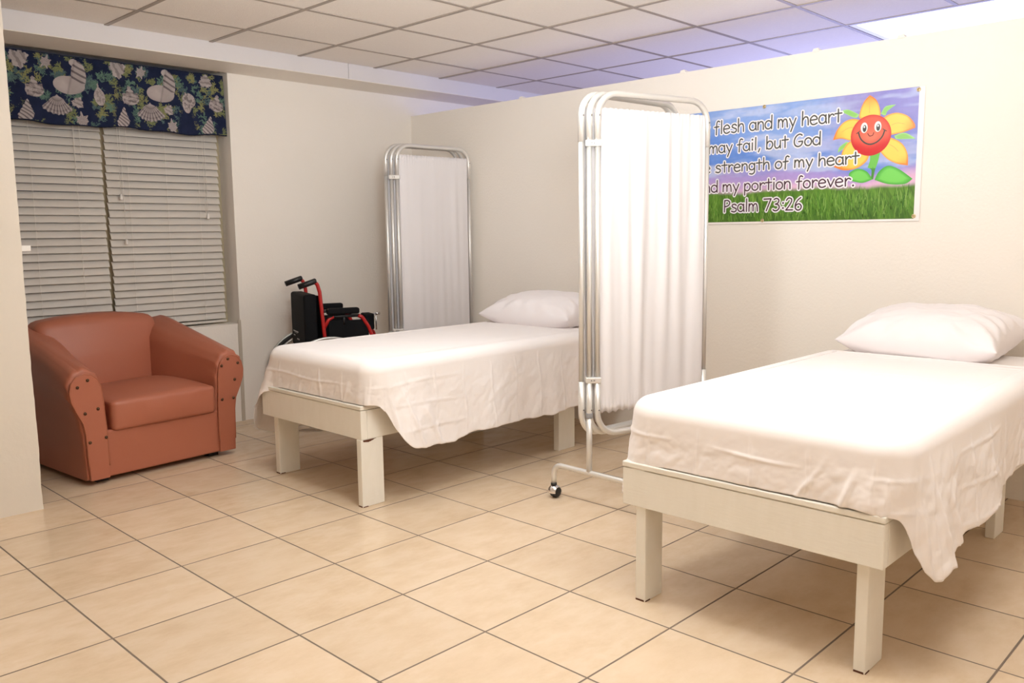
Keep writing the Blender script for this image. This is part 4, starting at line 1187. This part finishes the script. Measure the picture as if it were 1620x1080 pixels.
    face_out(m.build('mouth', M_INK, fa, recalc=False))
    m = MB(); ribbon(m, stroke([(1.369, 1.744), (1.377, 1.732), (1.385, 1.731), (1.394, 1.734), (1.399, 1.746)]), .002, 3.4); m.build('nose', mat('printed_dark_red', (.12, .012, .01), .35), fa, recalc=False)

    # hand-drawn style alphabet: x-height 1, ascender 1.55, descender -.5
    O = lambda cx_, cy_, rx, ry, a0=0, a1=360, n=20: [(cx_ + rx * math.cos(math.radians(a0 + (a1 - a0) * i / n)), cy_ + ry * math.sin(math.radians(a0 + (a1 - a0) * i / n))) for i in range(n + 1)]
    q = stroke
    GL = {
        'a': (.84, [O(.38, .5, .34, .48, 40, 400), [(.70, .95), (.68, .45), (.76, .02)]]),
        'b': (.84, [[(.10, 1.6), (.10, .02)], q([(.10, .62), (.30, .95), (.58, .90), (.72, .50), (.55, .06), (.28, .0), (.10, .18)])]),
        'd': (.84, [O(.38, .5, .34, .48, 30, 390), [(.72, 1.6), (.72, .02)]]),
        'e': (.84, [q([(.08, .52), (.68, .58), (.62, .86), (.40, 1.0), (.14, .80), (.06, .45), (.20, .08), (.45, .0), (.72, .14)])]),
        'f': (.66, [q([(.62, 1.48), (.46, 1.58), (.32, 1.42), (.28, 1.0), (.26, -.08)]), [(.04, .86), (.54, .90)]]),
        'g': (.80, [O(.36, .52, .30, .44, 40, 400), q([(.66, .95), (.66, .3), (.64, -.25), (.42, -.48), (.14, -.42)])]),
        'h': (.80, [[(.10, 1.6), (.10, .02)], q([(.10, .55), (.30, .92), (.54, .92), (.64, .65), (.67, .02)])]),
        'i': (.36, [[(.18, .95), (.18, .02)], [(.18, 1.36), (.18, 1.361)]]),
        'l': (.36, [[(.18, 1.6), (.18, .02)]]),
        'm': (1.14, [[(.10, .97), (.10, .02)], q([(.10, .60), (.24, .92), (.42, .92), (.52, .62), (.53, .05)]), q([(.53, .62), (.68, .92), (.86, .92), (.96, .62), (1.0, .02)])]),
        'n': (.80, [[(.10, .97), (.10, .02)], q([(.10, .58), (.28, .92), (.52, .93), (.64, .65), (.66, .02)])]),
        'o': (.82, [O(.39, .49, .33, .47, 90, 450)]),
        'p': (.82, [[(.10, .95), (.12, -.55)], q([(.11, .62), (.30, .95), (.56, .92), (.70, .52), (.55, .10), (.30, .02), (.12, .18)])]),
        'r': (.66, [[(.12, .97), (.14, .02)], q([(.13, .55), (.28, .86), (.46, .95), (.60, .82)])]),
        's': (.74, [q([(.62, .82), (.46, .98), (.22, .92), (.16, .70), (.36, .54), (.60, .40), (.60, .14), (.38, .0), (.10, .10)])]),
        't': (.72, [[(.34, 1.42), (.36, .02)], [(.04, .95), (.66, .97)]]),
        'u': (.80, [q([(.10, .95), (.10, .35), (.24, .04), (.48, .08), (.64, .35)]), [(.66, .95), (.68, .02)]]),
        'v': (.76, [[(.06, .95), (.36, .03)], [(.36, .03), (.68, .95)]]),
        'y': (.78, [[(.08, .95), (.38, .12)], [(.70, .95), (.22, -.55)]]),
        'w': (1.0, [[(.06, .95), (.26, .05)], [(.26, .05), (.48, .75)], [(.48, .75), (.70, .05)], [(.70, .05), (.92, .95)]]),
        'M': (1.28, [[(.08, .02), (.28, 1.5)], [(.28, 1.5), (.62, .45)], [(.62, .45), (.96, 1.5)], [(.96, 1.5), (1.16, .02)]]),
        'G': (1.08, [q([(.86, 1.36), (.62, 1.5), (.30, 1.30), (.10, .80), (.16, .25), (.45, .0), (.78, .14), (.92, .50)]), [(.92, .62), (.54, .60)]]),
        'P': (.82, [[(.14, 1.5), (.12, .02)], q([(.14, 1.46), (.45, 1.5), (.70, 1.25), (.62, .92), (.38, .74), (.14, .70)])]),
        '7': (.96, [[(.08, 1.48), (.82, 1.50)], [(.82, 1.50), (.34, .02)]]),
        '3': (.92, [q([(.18, 1.40), (.44, 1.52), (.68, 1.30), (.58, .95), (.32, .82)]), q([(.32, .82), (.62, .72), (.74, .40), (.55, .06), (.28, .0), (.10, .14)])]),
        '2': (.92, [q([(.14, 1.22), (.34, 1.50), (.62, 1.42), (.66, 1.10), (.42, .55), (.10, .05)]), [(.10, .05), (.78, .05)]]),
        '6': (.92, [q([(.66, 1.50), (.36, 1.20), (.14, .70), (.16, .22), (.40, .0), (.66, .14), (.72, .50), (.50, .76), (.22, .62), (.14, .40)])]),
        ':': (.40, [[(.20, .30), (.20, .301)], [(.20, .92), (.20, .921)]]),
        ',': (.44, [[(.26, .12), (.14, -.26)]]),
        '.': (.36, [[(.18, .05), (.18, .051)]]), ' ': (.47, [])}

    def line(text, lead, xs_, xr, base, xh, mt):
        """text without its first `lead` letters fills xs_..xr; the lead stands before it"""
        sx = (xr - xs_) / sum(GL[c][0] for c in text[lead:]); xl = xs_ - sx * sum(GL[c][0] for c in text[:lead])
        x = xl; k = 0
        for word in text.split(' '):
            sd, sh_ = [], []
            for c in word:
                w, ss = GL[c]
                for s in ss:
                    pts = [(x + a * sx, base + b_ * xh) for a, b_ in s]
                    big = 1.5 if c in '.:' or (c == 'i' and len(s) == 2 and s[0][1] > 1.2) else 1
                    sd.append((pts, .0036 * big)); sh_.append((pts, .0105 * (1.15 if big > 1 else 1)))
                x += w * sx
            x += GL[' '][0] * sx
            p = face_out(field_mesh(sd, 5.5, .0012).build('printed_word', mt, t, recalc=False)); face_out(field_mesh(sh_, 4.6, .0018).build('word_outline', M_HALO, p, recalc=False))
    line('My flesh and my heart', 3, .490, 1.236, 1.815, .0455, M_INK)
    line('may fail, but God', 0, .456, 1.128, 1.708, .0425, M_INK)
    line('is the strength of my heart', 7, .500, 1.333, 1.598, .0405, M_INK)
    line('and my portion forever.', 4, .550, 1.315, 1.487, .0415, M_INKP)
    line('Psalm 73:26', 0, .560, 1.040, 1.372, .0440, M_INKP)
    # blades of grass reaching over the lettering base
    m = MB(); r = random.Random(5); cols = []
    for k in range(1500):
        x = r.uniform(.03, WL - .04); hb = r.uniform(ZB + .013, ZB + .13); hh = r.uniform(.03, .075); lean = r.uniform(-.018, .018); w = r.uniform(.0014, .003)
        top = hb + hh
        lim = 1.50 if not (1.25 < x < 1.6) else 1.515
        if top > lim + r.uniform(0, .02): continue
        c = srgb(*[(78, 128, 38), (56, 104, 28), (112, 158, 58), (92, 146, 48), (132, 172, 82)][r.randrange(5)])
        lay = .3 + (k % 9) * .09
        m.add([K(x - w, hb, lay), K(x + w, hb, lay), K(x + w * .6 + lean * .5, hb + hh * .6, lay), K(x + lean, top, lay), K(x - w * .6 + lean * .5, hb + hh * .6, lay)], [(0, 1, 2, 4), (4, 2, 3)])
        cols += [c * .8, c * .8, c, c * 1.1, c]
    o = face_out(m.build('printed_grass', PR, t, recalc=False)); set_print(o, np.array(cols))
    for bx, z in ((.8, ZT - .008), (.805, ZB + .018), (WL - .030, ZT - .014), (WL - .026, ZB + .024), (.03, ZT - .014), (.03, ZB + .024)):
        m = MB(); a = np.linspace(0, 2 * PI, 20, endpoint=False); p = K(bx, z, 6)
        m.tube([(p[0] - .001, p[1] + .0075 * math.cos(k), p[2] + .0075 * math.sin(k)) for k in a], .0028, 8, closed=True); m.lathe([(.006, -.0025), (.004, -.0055), (.0005, -.0065)], 14, 'x', (-.0005, p[1], p[2]))
        m.build('grommet', M_BRASS, t, smooth=True)
banner()

bpy.context.view_layer.update()
